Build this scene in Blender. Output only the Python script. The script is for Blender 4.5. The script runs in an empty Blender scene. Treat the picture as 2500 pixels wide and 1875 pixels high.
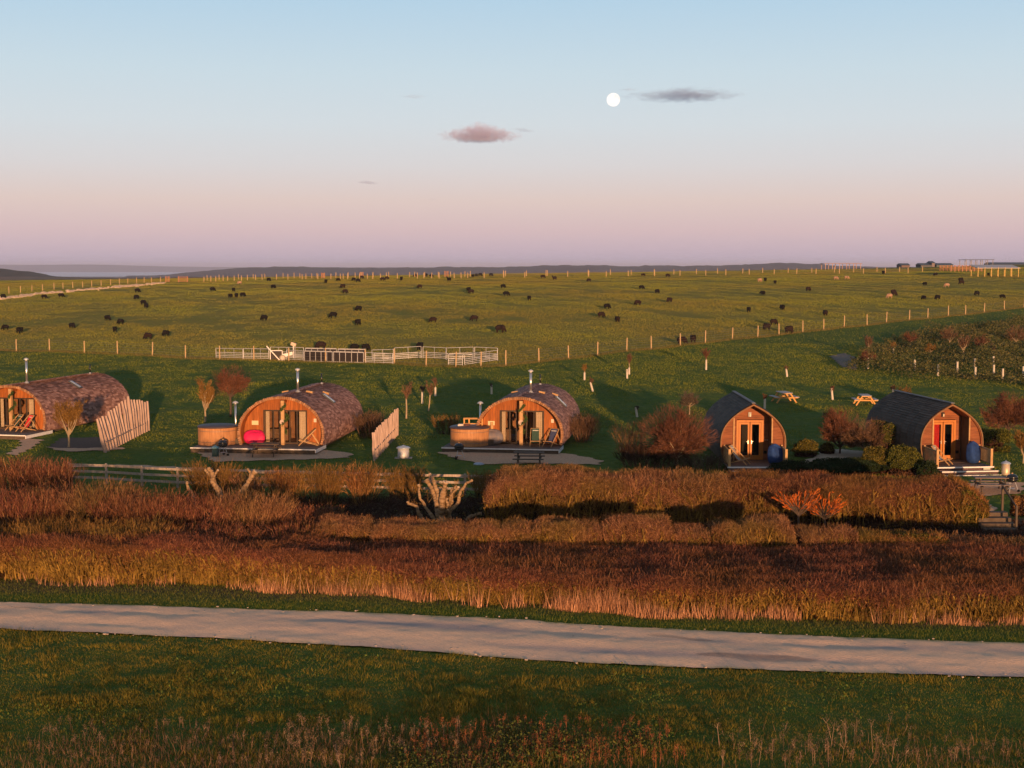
import bpy, math, random
import numpy as np
from mathutils import Vector, Matrix
random.seed(7); R = np.random.default_rng(11)
S = bpy.context.scene
COL = S.collection
rad = math.radians
# ------------------------------------------------------------------ camera, sky, sun, exposure
F = 3468.0; PITCH = rad(4.74); H = 12.0
cam = bpy.data.cameras.new('camera'); camo = bpy.data.objects.new('camera', cam); COL.objects.link(camo); S.camera = camo
camo.location = (0, 0, H); camo.rotation_euler = (rad(90) - PITCH, 0, 0)
cam.sensor_width = 36; cam.lens = 36 * F / 2500; cam.clip_start = 0.5; cam.clip_end = 90000
SUN_EL = rad(3.6); SUN_AZ = rad(-10.6)            # light travels toward azimuth -10.6 deg (left of straight ahead)
sun = bpy.data.lights.new('sun', 'SUN'); suno = bpy.data.objects.new('sun', sun); COL.objects.link(suno)
sun.energy = 5.0; sun.angle = rad(0.6); sun.color = (1.0, 0.52, 0.24)
sd = Vector((math.sin(SUN_AZ) * math.cos(SUN_EL), math.cos(SUN_AZ) * math.cos(SUN_EL), -math.sin(SUN_EL)))
suno.rotation_euler = sd.to_track_quat('-Z', 'Y').to_euler(); suno.location = (30, -60, 40)
W = bpy.data.worlds.new('World'); S.world = W; W.use_nodes = True
def srgb(r, g, b, a=1.0):
    f = lambda c: (c / 255 / 12.92) if c / 255 <= 0.04045 else ((c / 255 + 0.055) / 1.055) ** 2.4
    return (f(r), f(g), f(b), a)
def build_world():
    nt = W.node_tree; N = nt.nodes; L = nt.links
    bg = N['Background']
    tc = N.new('ShaderNodeTexCoord'); sx = N.new('ShaderNodeSeparateXYZ'); L.new(tc.outputs['Generated'], sx.inputs[0])
    mp = N.new('ShaderNodeMapRange'); L.new(sx.outputs['Z'], mp.inputs[0])
    mp.inputs[1].default_value = -0.02; mp.inputs[2].default_value = 0.38
    rp = N.new('ShaderNodeValToRGB'); L.new(mp.outputs[0], rp.inputs[0])
    e = rp.color_ramp.elements
    z = lambda deg: (math.sin(rad(deg)) + 0.02) / 0.40
    stops = [(0.0, srgb(150, 142, 172)), (z(0.0), srgb(184, 173, 196)), (z(0.6), srgb(197, 176, 189)), (z(1.4), srgb(211, 184, 187)), (z(2.6), srgb(219, 197, 191)),
             (z(4.0), srgb(213, 208, 209)), (z(5.6), srgb(207, 214, 219)), (z(7.6), srgb(197, 213, 222)), (z(10.5), srgb(176, 204, 223)), (z(16), srgb(128, 160, 190)), (1.0, (.15, .21, .30, 1))]
    e[0].position, e[0].color = stops[0]; e[1].position, e[1].color = stops[-1]
    for p, c in stops[1:-1]:
        q = e.new(p); q.color = c
    # the sunset half of the sky, behind the camera
    rp2 = N.new('ShaderNodeValToRGB'); L.new(mp.outputs[0], rp2.inputs[0]); e2 = rp2.color_ramp.elements
    e2[0].position = 0.02; e2[0].color = (1.15, 0.55, 0.22, 1); e2[1].position = 1.0; e2[1].color = (0.20, 0.25, 0.32, 1)
    q = e2.new(0.35); q.color = (0.95, 0.72, 0.48, 1)
    my = N.new('ShaderNodeMapRange'); L.new(sx.outputs['Y'], my.inputs[0]); my.inputs[1].default_value = 0.3; my.inputs[2].default_value = -0.8
    my.interpolation_type = 'SMOOTHSTEP'
    mx = N.new('ShaderNodeMix'); mx.data_type = 'RGBA'; L.new(my.outputs[0], mx.inputs[0]); L.new(rp.outputs[0], mx.inputs[6]); L.new(rp2.outputs[0], mx.inputs[7])
    sky = N.new('ShaderNodeTexSky'); sky.sky_type = 'NISHITA'; sky.sun_disc = False; sky.sun_elevation = SUN_EL
    sky.sun_rotation = math.pi + SUN_AZ; sky.dust_density = 0.6; sky.ozone_density = 3
    sc = N.new('ShaderNodeVectorMath'); sc.operation = 'SCALE'; L.new(sky.outputs[0], sc.inputs[0]); sc.inputs['Scale'].default_value = 0.012
    ad = N.new('ShaderNodeMix'); ad.data_type = 'RGBA'; ad.blend_type = 'ADD'; ad.inputs[0].default_value = 1
    L.new(mx.outputs[2], ad.inputs[6]); L.new(sc.outputs[0], ad.inputs[7]); L.new(ad.outputs[2], bg.inputs[0])
    bg.inputs[1].default_value = 0.735
build_world()
VS = S.view_settings; VS.view_transform = 'Standard'; VS.look = 'None'; VS.exposure = 0.50; VS.gamma = 1.0
try: VS.use_curve_mapping = False
except Exception: pass
S.cycles.max_bounces = 5; S.cycles.diffuse_bounces = 2; S.cycles.glossy_bounces = 2; S.cycles.transmission_bounces = 4
S.cycles.transparent_max_bounces = 12; S.cycles.volume_bounces = 1
S.cycles.use_denoising = True

# ------------------------------------------------------------------ terrain height
def _tab(pts):
    t = np.linspace(math.log(20), math.log(40020), 1600)
    p = np.array(pts, float)
    z = np.interp(t, np.log(p[:, 0] + 20), p[:, 1])
    k = np.exp(-0.5 * (np.arange(-24, 25) / 9.0) ** 2); k /= k.sum()
    zp = np.pad(z, 24, mode='edge')
    return t, np.convolve(zp, k, mode='valid')
TL = _tab([(0, 0), (58, 0), (66, 0.35), (80, .75), (102, 1.05), (122, 1.75), (155, 3.0), (200, 4.9), (258, 6.8), (330, 7.7), (420, 8.0), (500, 6.5), (700, -4), (1500, -40), (3000, -55), (9800, -57), (10300, -66), (40000, -66)])
TM = _tab([(0, 0), (58, 0), (66, 0.35), (80, .75), (98, 1.0), (118, 2.1), (135, 3.45), (160, 4.95), (220, 7.5), (306, 9.5), (340, 9.9), (400, 10.0), (500, 8.5), (700, 0), (1500, -40), (3000, -55), (9800, -57), (40000, -57)])
TR = _tab([(0, 0), (58, 0), (66, 0.35), (80, .75), (98, 1.1), (120, 2.0), (160, 3.7), (200, 5.8), (250, 8.0), (305, 9.8), (420, 12.2), (560, 12.6), (800, 6), (1500, -30), (3000, -50), (40000, -57)])
def hgt(X, Y):
    X = np.asarray(X, float); Y = np.asarray(Y, float)
    Yc = np.clip(Y, 0, 39000); t = np.log(Yc + 20)
    u = np.clip(X / np.maximum(Y, 40), -0.5, 0.5) / 0.36
    a = np.interp(t, *TL); b = np.interp(t, *TM); c = np.interp(t, *TR)
    l = np.clip(-u, 0, 1.2); r = np.clip(u, 0, 1.2)
    l = l * l * (3 - 2 * np.minimum(l, 1)) if False else l
    z = b + (a - b) * l + (c - b) * r
    n = 0.10 * np.sin(X * .31 + 1.3 * np.sin(Y * .13)) * np.sin(Y * .27 + X * .07) + 0.05 * np.sin(X * .9 + Y * .5)
    k = np.clip((Y - 100) / 60, 0, 1) * np.clip((900 - Y) / 300, 0, 1)
    return z + n * k * .45
def hz(X, Y): return float(hgt(X, Y))
cp, sp = math.cos(PITCH), math.sin(PITCH)
def ray(x, y):
    a = (x - 1250) / F; b = -(y - 937.5) / F
    return Vector((a, cp + b * sp, -sp + b * cp))
def P(x, y, lift=0.0):
    """ground point seen at source pixel (x, y)"""
    d = ray(x, y); t = 30.0
    o = Vector((0, 0, H)); dt = 0.5
    while t < 900:
        q = o + d * t
        if q.z <= hz(q.x, q.y) + lift:
            lo, hi = t - dt, t
            for _ in range(18):
                m = (lo + hi) / 2; q = o + d * m
                if q.z <= hz(q.x, q.y) + lift: hi = m
                else: lo = m
            q = o + d * hi
            return Vector((q.x, q.y, hz(q.x, q.y)))
        t += dt
    q = o + d * 380
    return Vector((q.x, q.y, hz(q.x, q.y)))
def PX(x, Y, z=None):
    """world X of image column x at distance Y"""
    zz = hz(0, Y) if z is None else z
    return (x - 1250) / F * (Y * cp + (H - zz) * sp)
def ZY(y, Y):
    """world z of image row y at distance Y"""
    d = ray(1250, y); return H + d.z / d.y * Y
def pxm(Y): return F / Y       # source pixels per metre

# ------------------------------------------------------------------ tagging
def tag(o, label=None, cat=None, group=None, kind=None):
    if label: o['label'] = label
    if cat: o['category'] = cat
    if group: o['group'] = group
    if kind: o['kind'] = kind
    return o
def thing(name, label, cat, loc=(0, 0, 0), rz=0.0, group=None):
    o = bpy.data.objects.new(name, None); COL.objects.link(o); o.empty_display_size = .2
    o.location = loc; o.rotation_euler = (0, 0, rz)
    return tag(o, label, cat, group)
def copy_tree(o, parent=None):
    c = o.copy(); COL.objects.link(c); c.parent = parent
    for ch in list(o.children): copy_tree(ch, c)
    return c
# ------------------------------------------------------------------ materials
MATS = {}
def mat(name, c1, c2=None, rough=0.85, scale=8.0, isl=0.0, bump=0.0, metal=0.0, stretch=(1, 1, 1), c3=None, big=None, spec=0.3, coord='Object', detail=4.0, emis=None, bdist=.05):
    if name in MATS: return MATS[name]
    m = bpy.data.materials.new(name); m.use_nodes = True; nt = m.node_tree; N = nt.nodes; L = nt.links
    b = N['Principled BSDF']; b.inputs['Roughness'].default_value = rough; b.inputs['Metallic'].default_value = metal
    b.inputs['Specular IOR Level'].default_value = spec
    c2 = c2 or tuple(v * .7 for v in c1)
    tc = N.new('ShaderNodeTexCoord'); mp = N.new('ShaderNodeMapping'); L.new(tc.outputs[coord], mp.inputs[0]); mp.inputs['Scale'].default_value = stretch
    nz = N.new('ShaderNodeTexNoise'); nz.inputs['Scale'].default_value = scale; nz.inputs['Detail'].default_value = detail; L.new(mp.outputs[0], nz.inputs['Vector'])
    mr = N.new('ShaderNodeMapRange'); L.new(nz.outputs[0], mr.inputs[0]); mr.inputs[1].default_value = .32; mr.inputs[2].default_value = .68
    mx = N.new('ShaderNodeMix'); mx.data_type = 'RGBA'; L.new(mr.outputs[0], mx.inputs[0])
    mx.inputs[6].default_value = (*c1[:3], 1); mx.inputs[7].default_value = (*c2[:3], 1); out = mx.outputs[2]
    if c3:
        gi = N.new('ShaderNodeNewGeometry'); m3 = N.new('ShaderNodeMix'); m3.data_type = 'RGBA'
        pw = N.new('ShaderNodeMath'); pw.operation = 'POWER'; pw.inputs[1].default_value = 1.6; L.new(gi.outputs['Random Per Island'], pw.inputs[0])
        L.new(pw.outputs[0], m3.inputs[0]); L.new(out, m3.inputs[6]); m3.inputs[7].default_value = (*c3[:3], 1); out = m3.outputs[2]
    if big:                                                     # large patches (world scale, colour, amount)
        n2 = N.new('ShaderNodeTexNoise'); n2.inputs['Scale'].default_value = big[0]; n2.inputs['Detail'].default_value = 5; L.new(tc.outputs[coord], n2.inputs['Vector'])
        r2 = N.new('ShaderNodeMapRange'); L.new(n2.outputs[0], r2.inputs[0]); r2.inputs[1].default_value = .42; r2.inputs[2].default_value = .62; r2.inputs[4].default_value = big[2]
        m4 = N.new('ShaderNodeMix'); m4.data_type = 'RGBA'; L.new(r2.outputs[0], m4.inputs[0]); L.new(out, m4.inputs[6]); m4.inputs[7].default_value = (*big[1][:3], 1); out = m4.outputs[2]
    if isl:
        gi = N.new('ShaderNodeNewGeometry'); r3 = N.new('ShaderNodeMapRange'); L.new(gi.outputs['Random Per Island'], r3.inputs[0])
        r3.inputs[3].default_value = 1 - isl; r3.inputs[4].default_value = 1 + isl
        sc = N.new('ShaderNodeVectorMath'); sc.operation = 'SCALE'; L.new(out, sc.inputs[0]); L.new(r3.outputs[0], sc.inputs['Scale']); out = sc.outputs[0]
    L.new(out, b.inputs['Base Color'])
    if bump:
        bp = N.new('ShaderNodeBump'); bp.inputs['Strength'].default_value = bump; bp.inputs['Distance'].default_value = bdist
        L.new(nz.outputs[0], bp.inputs['Height']); L.new(bp.outputs[0], b.inputs['Normal'])
    if emis:
        b.inputs['Emission Color'].default_value = (*emis[:3], 1); b.inputs['Emission Strength'].default_value = emis[3]
    MATS[name] = m
    return m
def M_glass():
    if 'glass' in MATS: return MATS['glass']
    m = bpy.data.materials.new('window_glass'); m.use_nodes = True; nt = m.node_tree; N = nt.nodes; L = nt.links
    N.remove(N['Principled BSDF']); o = N['Material Output']
    t = N.new('ShaderNodeBsdfTransparent'); t.inputs[0].default_value = (.95, .96, .96, 1)
    g = N.new('ShaderNodeBsdfGlossy'); g.inputs['Roughness'].default_value = .03
    fr = N.new('ShaderNodeFresnel'); fr.inputs[0].default_value = 1.5
    mx = N.new('ShaderNodeMixShader'); L.new(fr.outputs[0], mx.inputs[0]); L.new(t.outputs[0], mx.inputs[1]); L.new(g.outputs[0], mx.inputs[2]); L.new(mx.outputs[0], o.inputs[0])
    MATS['glass'] = m; return m
wood_o = lambda: mat('orange_larch_boards', (.34, .108, .023), (.20, .062, .015), .7, 3, .22, .15, stretch=(6, 6, .6))
wood_h = lambda: mat('weathered_larch_boards', (.26, .090, .036), (.16, .055, .024), .75, 3, .2, .15, stretch=(.6, 6, 6))
wood_d = lambda: mat('oiled_door_timber', (.46, .165, .028), (.36, .125, .022), .5, 4, .08, .05, stretch=(5, 5, .6))
wood_g = lambda: mat('silvery_weathered_wood', (.42, .35, .29), (.27, .22, .18), .9, 5, .2, .3, stretch=(3, 3, .5))
wood_p = lambda: mat('new_post_timber', (.50, .36, .20), (.36, .25, .14), .85, 5, .1, .1, stretch=(3, 3, .6))
wood_b = lambda: mat('dark_stained_timber', (.10, .075, .055), (.065, .048, .035), .8, 5, .15, .1)
wood_t = lambda: mat('pine_garden_timber', (.46, .29, .14), (.34, .2, .09), .8, 5, .12, .1)
deck_m = lambda: mat('weathered_decking', (.15, .125, .11), (.10, .083, .073), .85, 6, .2, .1)
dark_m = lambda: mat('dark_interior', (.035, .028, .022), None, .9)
steel_m = lambda: mat('brushed_steel', (.72, .70, .66), (.60, .58, .55), .28, 4, metal=.9)
galv_m = lambda: mat('galvanised_metal', (.50, .51, .53), (.38, .39, .42), .5, 6, metal=.25)
black_m = lambda: mat('black_enamel', (.012, .012, .013), None, .25, spec=.6)
white_m = lambda: mat('white_trim', (.72, .72, .72), (.6, .6, .6), .6)
# ------------------------------------------------------------------ small mesh builder
class MB:
    def __init__(s): s.v = []; s.f = []
    def add(s, vs, fs):
        n = len(s.v); s.v += [tuple(v) for v in vs]; s.f += [tuple(i + n for i in f) for f in fs]; return s
    def box(s, c, d, M=None):
        x, y, z = d[0] / 2, d[1] / 2, d[2] / 2
        vs = [Vector((a, b, e)) for a in (-x, x) for b in (-y, y) for e in (-z, z)]
        vs = [(M @ v if M is not None else v) + Vector(c) for v in vs]
        return s.add(vs, [(0, 1, 3, 2), (4, 6, 7, 5), (0, 4, 5, 1), (2, 3, 7, 6), (0, 2, 6, 4), (1, 5, 7, 3)])
    def beam(s, a, b, w, h, up=(0, 0, 1)):
        a = Vector(a); b = Vector(b); d = (b - a); l = d.length; d.normalize()
        u = Vector(up)
        if abs(d.dot(u)) > .99: u = Vector((0, 1, 0))
        r = d.cross(u).normalized(); u = r.cross(d).normalized()
        vs = [p + r * (i * w / 2) + u * (j * h / 2) for p in (a, b) for i in (-1, 1) for j in (-1, 1)]
        return s.add(vs, [(0, 1, 3, 2), (4, 6, 7, 5), (0, 4, 5, 1), (2, 3, 7, 6), (0, 2, 6, 4), (1, 5, 7, 3)])
    def tube(s, a, b, r0, r1=None, n=10, cap=True):
        r1 = r0 if r1 is None else r1
        a = Vector(a); b = Vector(b); d = (b - a).normalized(); u = Vector((0, 0, 1)) if abs(d.z) < .95 else Vector((1, 0, 0))
        r = d.cross(u).normalized(); u = r.cross(d)
        vs = []
        for p, q in ((a, r0), (b, r1)):
            for k in range(n):
                t = 2 * math.pi * k / n; vs.append(p + (r * math.cos(t) + u * math.sin(t)) * q)
        fs = [(k, (k + 1) % n, n + (k + 1) % n, n + k) for k in range(n)]
        if cap: fs += [tuple(range(n - 1, -1, -1)), tuple(range(n, 2 * n))]
        return s.add(vs, fs)
    def lathe(s, prof, c=(0, 0, 0), n=24, sx=1, sy=1):
        vs = []; c = Vector(c)
        for r, z in prof:
            for k in range(n):
                t = 2 * math.pi * k / n; vs.append(c + Vector((r * math.cos(t) * sx, r * math.sin(t) * sy, z)))
        fs = []
        for i in range(len(prof) - 1):
            for k in range(n):
                fs.append((i * n + k, i * n + (k + 1) % n, (i + 1) * n + (k + 1) % n, (i + 1) * n + k))
        fs += [tuple(range(n - 1, -1, -1)), tuple((len(prof) - 1) * n + k for k in range(n))]
        return s.add(vs, fs)
    def path(s, pts, rs, n=7):
        for i in range(len(pts) - 1): s.tube(pts[i], pts[i + 1], rs[i], rs[i + 1], n, True)
        return s
    def build(s, name, m, parent=None, smooth=False):
        me = bpy.data.meshes.new(name); me.from_pydata(s.v, [], s.f); me.materials.append(m)
        if smooth: me.polygons.foreach_set('use_smooth', [True] * len(me.polygons))
        me.update(); o = bpy.data.objects.new(name, me); COL.objects.link(o)
        if parent: o.parent = parent
        return o
def np_mesh(name, V, nper, m, parent=None):
    """V (n*nper, 3): one face of nper corners each"""
    me = bpy.data.meshes.new(name); n = len(V) // nper
    me.vertices.add(len(V)); me.vertices.foreach_set('co', np.ascontiguousarray(V, dtype=np.float32).ravel())
    me.loops.add(len(V)); me.loops.foreach_set('vertex_index', np.arange(len(V), dtype=np.int32))
    me.polygons.add(n); me.polygons.foreach_set('loop_start', np.arange(0, n * nper, nper, dtype=np.int32))
    me.update(calc_edges=True); me.materials.append(m)
    o = bpy.data.objects.new(name, me); COL.objects.link(o)
    if parent: o.parent = parent
    return o
# ------------------------------------------------------------------ vegetation kernels
def nrm(a): return a / np.maximum(np.linalg.norm(a, axis=-1, keepdims=True), 1e-9)
def ribbons(segs, name, m, parent=None):
    """segs = list of (P0, P1, w0, w1)"""
    P0 = np.concatenate([s[0] for s in segs]); P1 = np.concatenate([s[1] for s in segs])
    w0 = np.concatenate([s[2] for s in segs]); w1 = np.concatenate([s[3] for s in segs])
    d = nrm(P1 - P0); r = nrm(np.cross(d, nrm(R.normal(size=P0.shape))))
    V = np.stack([P0 - r * w0[:, None] / 2, P0 + r * w0[:, None] / 2, P1 + r * w1[:, None] / 2, P1 - r * w1[:, None] / 2], 1).reshape(-1, 3)
    return np_mesh(name, V, 4, m, parent)
def tubes(segs, name, m, parent=None, k=4):
    P0 = np.concatenate([s[0] for s in segs]); P1 = np.concatenate([s[1] for s in segs])
    w0 = np.concatenate([s[2] for s in segs]) / 2; w1 = np.concatenate([s[3] for s in segs]) / 2
    d = nrm(P1 - P0); a = np.where(np.abs(d[:, 2:3]) < .9, np.array([[0, 0, 1.0]]), np.array([[1.0, 0, 0]]))
    r = nrm(np.cross(d, a)); u = np.cross(r, d); Vs = []
    for i in range(k):
        t0, t1 = 2 * math.pi * i / k, 2 * math.pi * (i + 1) / k
        c0 = r * math.cos(t0) + u * math.sin(t0); c1 = r * math.cos(t1) + u * math.sin(t1)
        Vs.append(np.stack([P0 + c0 * w0[:, None], P0 + c1 * w0[:, None], P1 + c1 * w1[:, None], P1 + c0 * w1[:, None]], 1))
    V = np.stack(Vs, 1).reshape(-1, 3)
    return np_mesh(name, V, 4, m, parent)
def poly(Pt, D, L, w0, w1, segs, wob, up):
    """polyline branches -> seg list, pts (n,segs+1,3), dirs"""
    pts = [Pt]; dirs = []; out = []; d = D; n = len(Pt)
    for k in range(segs):
        d = nrm(d + wob * R.normal(size=d.shape) + np.array([0, 0, up])); q = pts[-1] + d * (L / segs)[:, None]
        a = w0 + (w1 - w0) * k / segs; b = w0 + (w1 - w0) * (k + 1) / segs
        out.append((pts[-1], q, a, b)); pts.append(q); dirs.append(d)
    return out, np.stack(pts, 1), np.stack(dirs, 1)
def grow(P0, D0, L0, w0, spec):
    """spec per level: (children, len factor, spread, up, wobble, segs, tmin, width factor); returns list of seg lists by level"""
    lv = []; o, pts, dirs = poly(P0, D0, L0, w0, w0 * .45, spec[0][5], spec[0][4], spec[0][3]); lv.append(o); L = L0; w = w0
    for (nc, lf, spr, up, wob, sg, tmin, wf) in spec[1:]:
        n = len(pts); K = pts.shape[1] - 1
        t = tmin + (1 - tmin) * R.random((n, nc)); ii = np.minimum((t * K).astype(int), K - 1); fr = t * K - ii
        ar = np.arange(n)[:, None]
        p = pts[ar, ii] * (1 - fr[..., None]) + pts[ar, ii + 1] * fr[..., None]; dd = dirs[ar, ii]
        rv = R.normal(size=dd.shape); rv = nrm(rv - (rv * dd).sum(-1, keepdims=True) * dd)
        nd = nrm(dd + spr * rv).reshape(-1, 3); p = p.reshape(-1, 3)
        L = (np.repeat(L, nc) * lf * (1.15 - .5 * t.reshape(-1)) * (.75 + .5 * R.random(n * nc))); w = np.repeat(w, nc) * wf
        o, pts, dirs = poly(p, nd, L, w, w * .5, sg, wob, up); lv.append(o)
    return lv
def clipsegs(segs, fn):
    out = []
    for a, b, c, d in segs:
        k = fn((a + b) / 2); out.append((a[k], b[k], c[k], d[k]))
    return out
def twig_cloud(C, n_dir, L, w, jit=.5):
    """random little twigs at centres C with preferred directions n_dir"""
    n = len(C); d = nrm(n_dir + jit * R.normal(size=(n, 3))); l = L * (.6 + .8 * R.random(n))
    return (C - d * l[:, None] / 2, C + d * l[:, None] / 2, np.full(n, w), np.full(n, w * .5))
def leaves(C, size, name, m, parent=None):
    n = len(C); a = nrm(R.normal(size=(n, 3))); b = nrm(np.cross(a, R.normal(size=(n, 3)))); s = (size * (.6 + .8 * R.random(n)))[:, None]
    V = np.stack([C - a * s, C + b * s * .55, C + a * s, C - b * s * .55], 1).reshape(-1, 3)
    return np_mesh(name, V, 4, m, parent)
def blades(X, Y, h, w, lean, name, m, kind='stuff', label=None, zoff=0.0, wind=(0.0, 0.0)):
    n = len(X); Z = hgt(X, Y) + zoff - .02
    a = R.random(n) * math.pi; c, s = np.cos(a) * w / 2, np.sin(a) * w / 2
    hh = h * (.5 + .9 * R.random(n)); lx = (R.normal(size=n) * lean + wind[0]) * hh; ly = (R.normal(size=n) * lean + wind[1]) * hh
    V = np.stack([np.stack([X - c, Y - s, Z], 1), np.stack([X + c, Y + s, Z], 1), np.stack([X + lx, Y + ly, Z + hh], 1)], 1).reshape(-1, 3)
    o = np_mesh(name, V, 3, m); tag(o, kind=kind)
    if label: o['label'] = label
    return o
_LAT = np.random.default_rng(5).random((256, 256)) * 2 - 1
def _vn(x, y):
    xi = np.floor(x).astype(int); yi = np.floor(y).astype(int); fx = x - xi; fy = y - yi; fx = fx * fx * (3 - 2 * fx); fy = fy * fy * (3 - 2 * fy)
    a = _LAT[xi & 255, yi & 255]; b = _LAT[(xi + 1) & 255, yi & 255]; c = _LAT[xi & 255, (yi + 1) & 255]; d = _LAT[(xi + 1) & 255, (yi + 1) & 255]
    return (a * (1 - fx) + b * fx) * (1 - fy) + (c * (1 - fx) + d * fx) * fy
def vnoise(X, Y, s, seed=0):
    x = np.asarray(X, float) * s * .42 + seed * 31.7 + np.asarray(Y, float) * s * .07; y = np.asarray(Y, float) * s * .42 - seed * 17.3
    return 1.25 * _vn(x, y) + .55 * _vn(x * 2.3 + 9.1, y * 2.3 + 4.4)
def inpoly(X, Y, poly_):
    r = np.zeros(len(X), bool); n = len(poly_)
    for i in range(n):
        x0, y0 = poly_[i][:2]; x1, y1 = poly_[(i + 1) % n][:2]
        c = ((y0 > Y) != (y1 > Y)) & (X < (x1 - x0) * (Y - y0) / ((y1 - y0) if y1 != y0 else 1e-9) + x0); r ^= c
    return r
# ================================================================== SETTING
# near fence line of the field (source pixels of the post feet)
NF = [(-40, 855), (40, 857), (121, 858), (206, 862), (287, 865), (372, 869), (453, 875), (537, 877), (620, 879), (705, 882), (795, 884), (892, 886), (963, 888), (1040, 894), (1113, 896), (1174, 895), (1235, 893),
      (1316, 884), (1388, 876), (1459, 868), (1530, 857), (1590, 853), (1661, 844), (1722, 838), (1788, 829), (1850, 824), (1902, 818), (1960, 811), (2011, 806), (2061, 799), (2117, 795), (2164, 788), (2220, 782), (2265, 778), (2315, 772), (2357, 769), (2403, 763), (2452, 757), (2500, 751), (2550, 745)]
NFW = [P(*q) for q in NF]
_fx = np.array([-400] + [p.x for p in NFW] + [400.0]); _fy = np.array([NFW[0].y] + [p.y for p in NFW] + [NFW[-1].y + 120.0])
_o = np.argsort(_fx); _fx, _fy = _fx[_o], _fy[_o]
fenceY = lambda X: np.interp(X, _fx, _fy)
# road edges
RT = [(-700, 1462), (0, 1473), (300, 1480), (622, 1490), (950, 1500), (1250, 1514), (1530, 1533), (1808, 1548), (2150, 1562), (2500, 1573), (3200, 1588)]
RB = [(-700, 1515), (0, 1537), (300, 1550), (622, 1566), (950, 1586), (1250, 1609), (1530, 1625), (1808, 1636), (2150, 1648), (2500, 1657), (3200, 1675)]
RTW = [P(*q) for q in RT]; RBW = [P(*q) for q in RB]
_rt = (np.array([p.x for p in RTW]), np.array([p.y for p in RTW])); _rb = (np.array([p.x for p in RBW]), np.array([p.y for p in RBW]))
def ext(t, X):
    y = np.interp(X, *t); s0 = (t[1][1] - t[1][0]) / (t[0][1] - t[0][0]); s1 = (t[1][-1] - t[1][-2]) / (t[0][-1] - t[0][-2])
    return np.where(X < t[0][0], t[1][0] + (X - t[0][0]) * s0, np.where(X > t[0][-1], t[1][-1] + (X - t[0][-1]) * s1, y))
roadT = lambda X: ext(_rt, np.asarray(X, float)); roadB = lambda X: ext(_rb, np.asarray(X, float))

def grid_mesh(name, Xg, Yg, Zg, m, cols=None):
    r, c = Xg.shape; me = bpy.data.meshes.new(name)
    V = np.stack([Xg, Yg, Zg], -1).reshape(-1, 3).astype(np.float32)
    i = np.arange((r - 1) * (c - 1)); a = (i // (c - 1)) * c + i % (c - 1)
    Q = np.stack([a, a + 1, a + c + 1, a + c], 1).astype(np.int32)
    me.vertices.add(len(V)); me.vertices.foreach_set('co', V.ravel()); me.loops.add(Q.size); me.loops.foreach_set('vertex_index', Q.ravel())
    me.polygons.add(len(Q)); me.polygons.foreach_set('loop_start', np.arange(0, Q.size, 4, dtype=np.int32))
    me.update(calc_edges=True); me.polygons.foreach_set('use_smooth', [True] * len(Q))
    if cols is not None:
        at = me.color_attributes.new('zone', 'FLOAT_COLOR', 'POINT'); at.data.foreach_set('color', cols.reshape(-1, 4).astype(np.float32).ravel())
    me.materials.append(m); o = bpy.data.objects.new(name, me); COL.objects.link(o); tag(o, kind='structure'); return o
def M_ground():
    m = bpy.data.materials.new('ground_turf'); m.use_nodes = True; nt = m.node_tree; N = nt.nodes; L = nt.links; b = N['Principled BSDF']
    b.inputs['Roughness'].default_value = 1; b.inputs['Specular IOR Level'].default_value = .1
    tc = N.new('ShaderNodeTexCoord'); at = N.new('ShaderNodeAttribute'); at.attribute_name = 'zone'; sp_ = N.new('ShaderNodeSeparateColor'); L.new(at.outputs['Color'], sp_.inputs[0])
    def noise(s, d=5, st=None):
        n = N.new('ShaderNodeTexNoise'); n.inputs['Scale'].default_value = s; n.inputs['Detail'].default_value = d
        if st:
            mp = N.new('ShaderNodeMapping'); mp.inputs['Scale'].default_value = st; L.new(tc.outputs['Object'], mp.inputs[0]); L.new(mp.outputs[0], n.inputs[0])
        else: L.new(tc.outputs['Object'], n.inputs[0])
        r = N.new('ShaderNodeMapRange'); L.new(n.outputs[0], r.inputs[0]); r.inputs[1].default_value = .35; r.inputs[2].default_value = .65; return n, r
    def mix(f, a, c):
        x = N.new('ShaderNodeMix'); x.data_type = 'RGBA'
        L.new(f, x.inputs[0])
        for k, v in ((6, a), (7, c)):
            if isinstance(v, tuple): x.inputs[k].default_value = (*v, 1)
            else: L.new(v, x.inputs[k])
        return x.outputs[2]
    n1, r1 = noise(.35); n2, r2 = noise(2.5); n3, r3 = noise(.06, 6, (1, 2.2, 1)); n4, r4 = noise(.004, 8, (1, .35, 1))
    lawn = mix(r1.outputs[0], (.070, .120, .014), (.100, .130, .020)); lawn = mix(r2.outputs[0], lawn, (.055, .092, .014))
    fld = mix(r1.outputs[0], (.215, .185, .028), (.175, .165, .024)); fld = mix(r3.outputs[0], fld, (.125, .165, .022))
    fld = mix(r2.outputs[0], fld, (.20, .165, .036))
    heath = mix(r4.outputs[0], (.12, .075, .055), (.075, .08, .04))
    g = mix(sp_.outputs[0], lawn, fld); g = mix(sp_.outputs[1], g, heath)
    soil = mix(r2.outputs[0], (.11, .075, .045), (.07, .05, .03)); g = mix(sp_.outputs[2], g, soil)
    L.new(g, b.inputs['Base Color'])
    bp = N.new('ShaderNodeBump'); bp.inputs['Strength'].default_value = 1.0; bp.inputs['Distance'].default_value = .25
    n5, r5 = noise(1.3, 6); L.new(n5.outputs[0], bp.inputs['Height']); L.new(bp.outputs[0], b.inputs['Normal'])
    return m
yr = np.concatenate([[-400, -150, -60], np.arange(-20, 140, 1.0), np.arange(140, 440, 2.0), 440 * (35000 / 440) ** (np.linspace(0, 1, 70))])
sg_ = np.linspace(-1, 1, 241)
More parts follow.
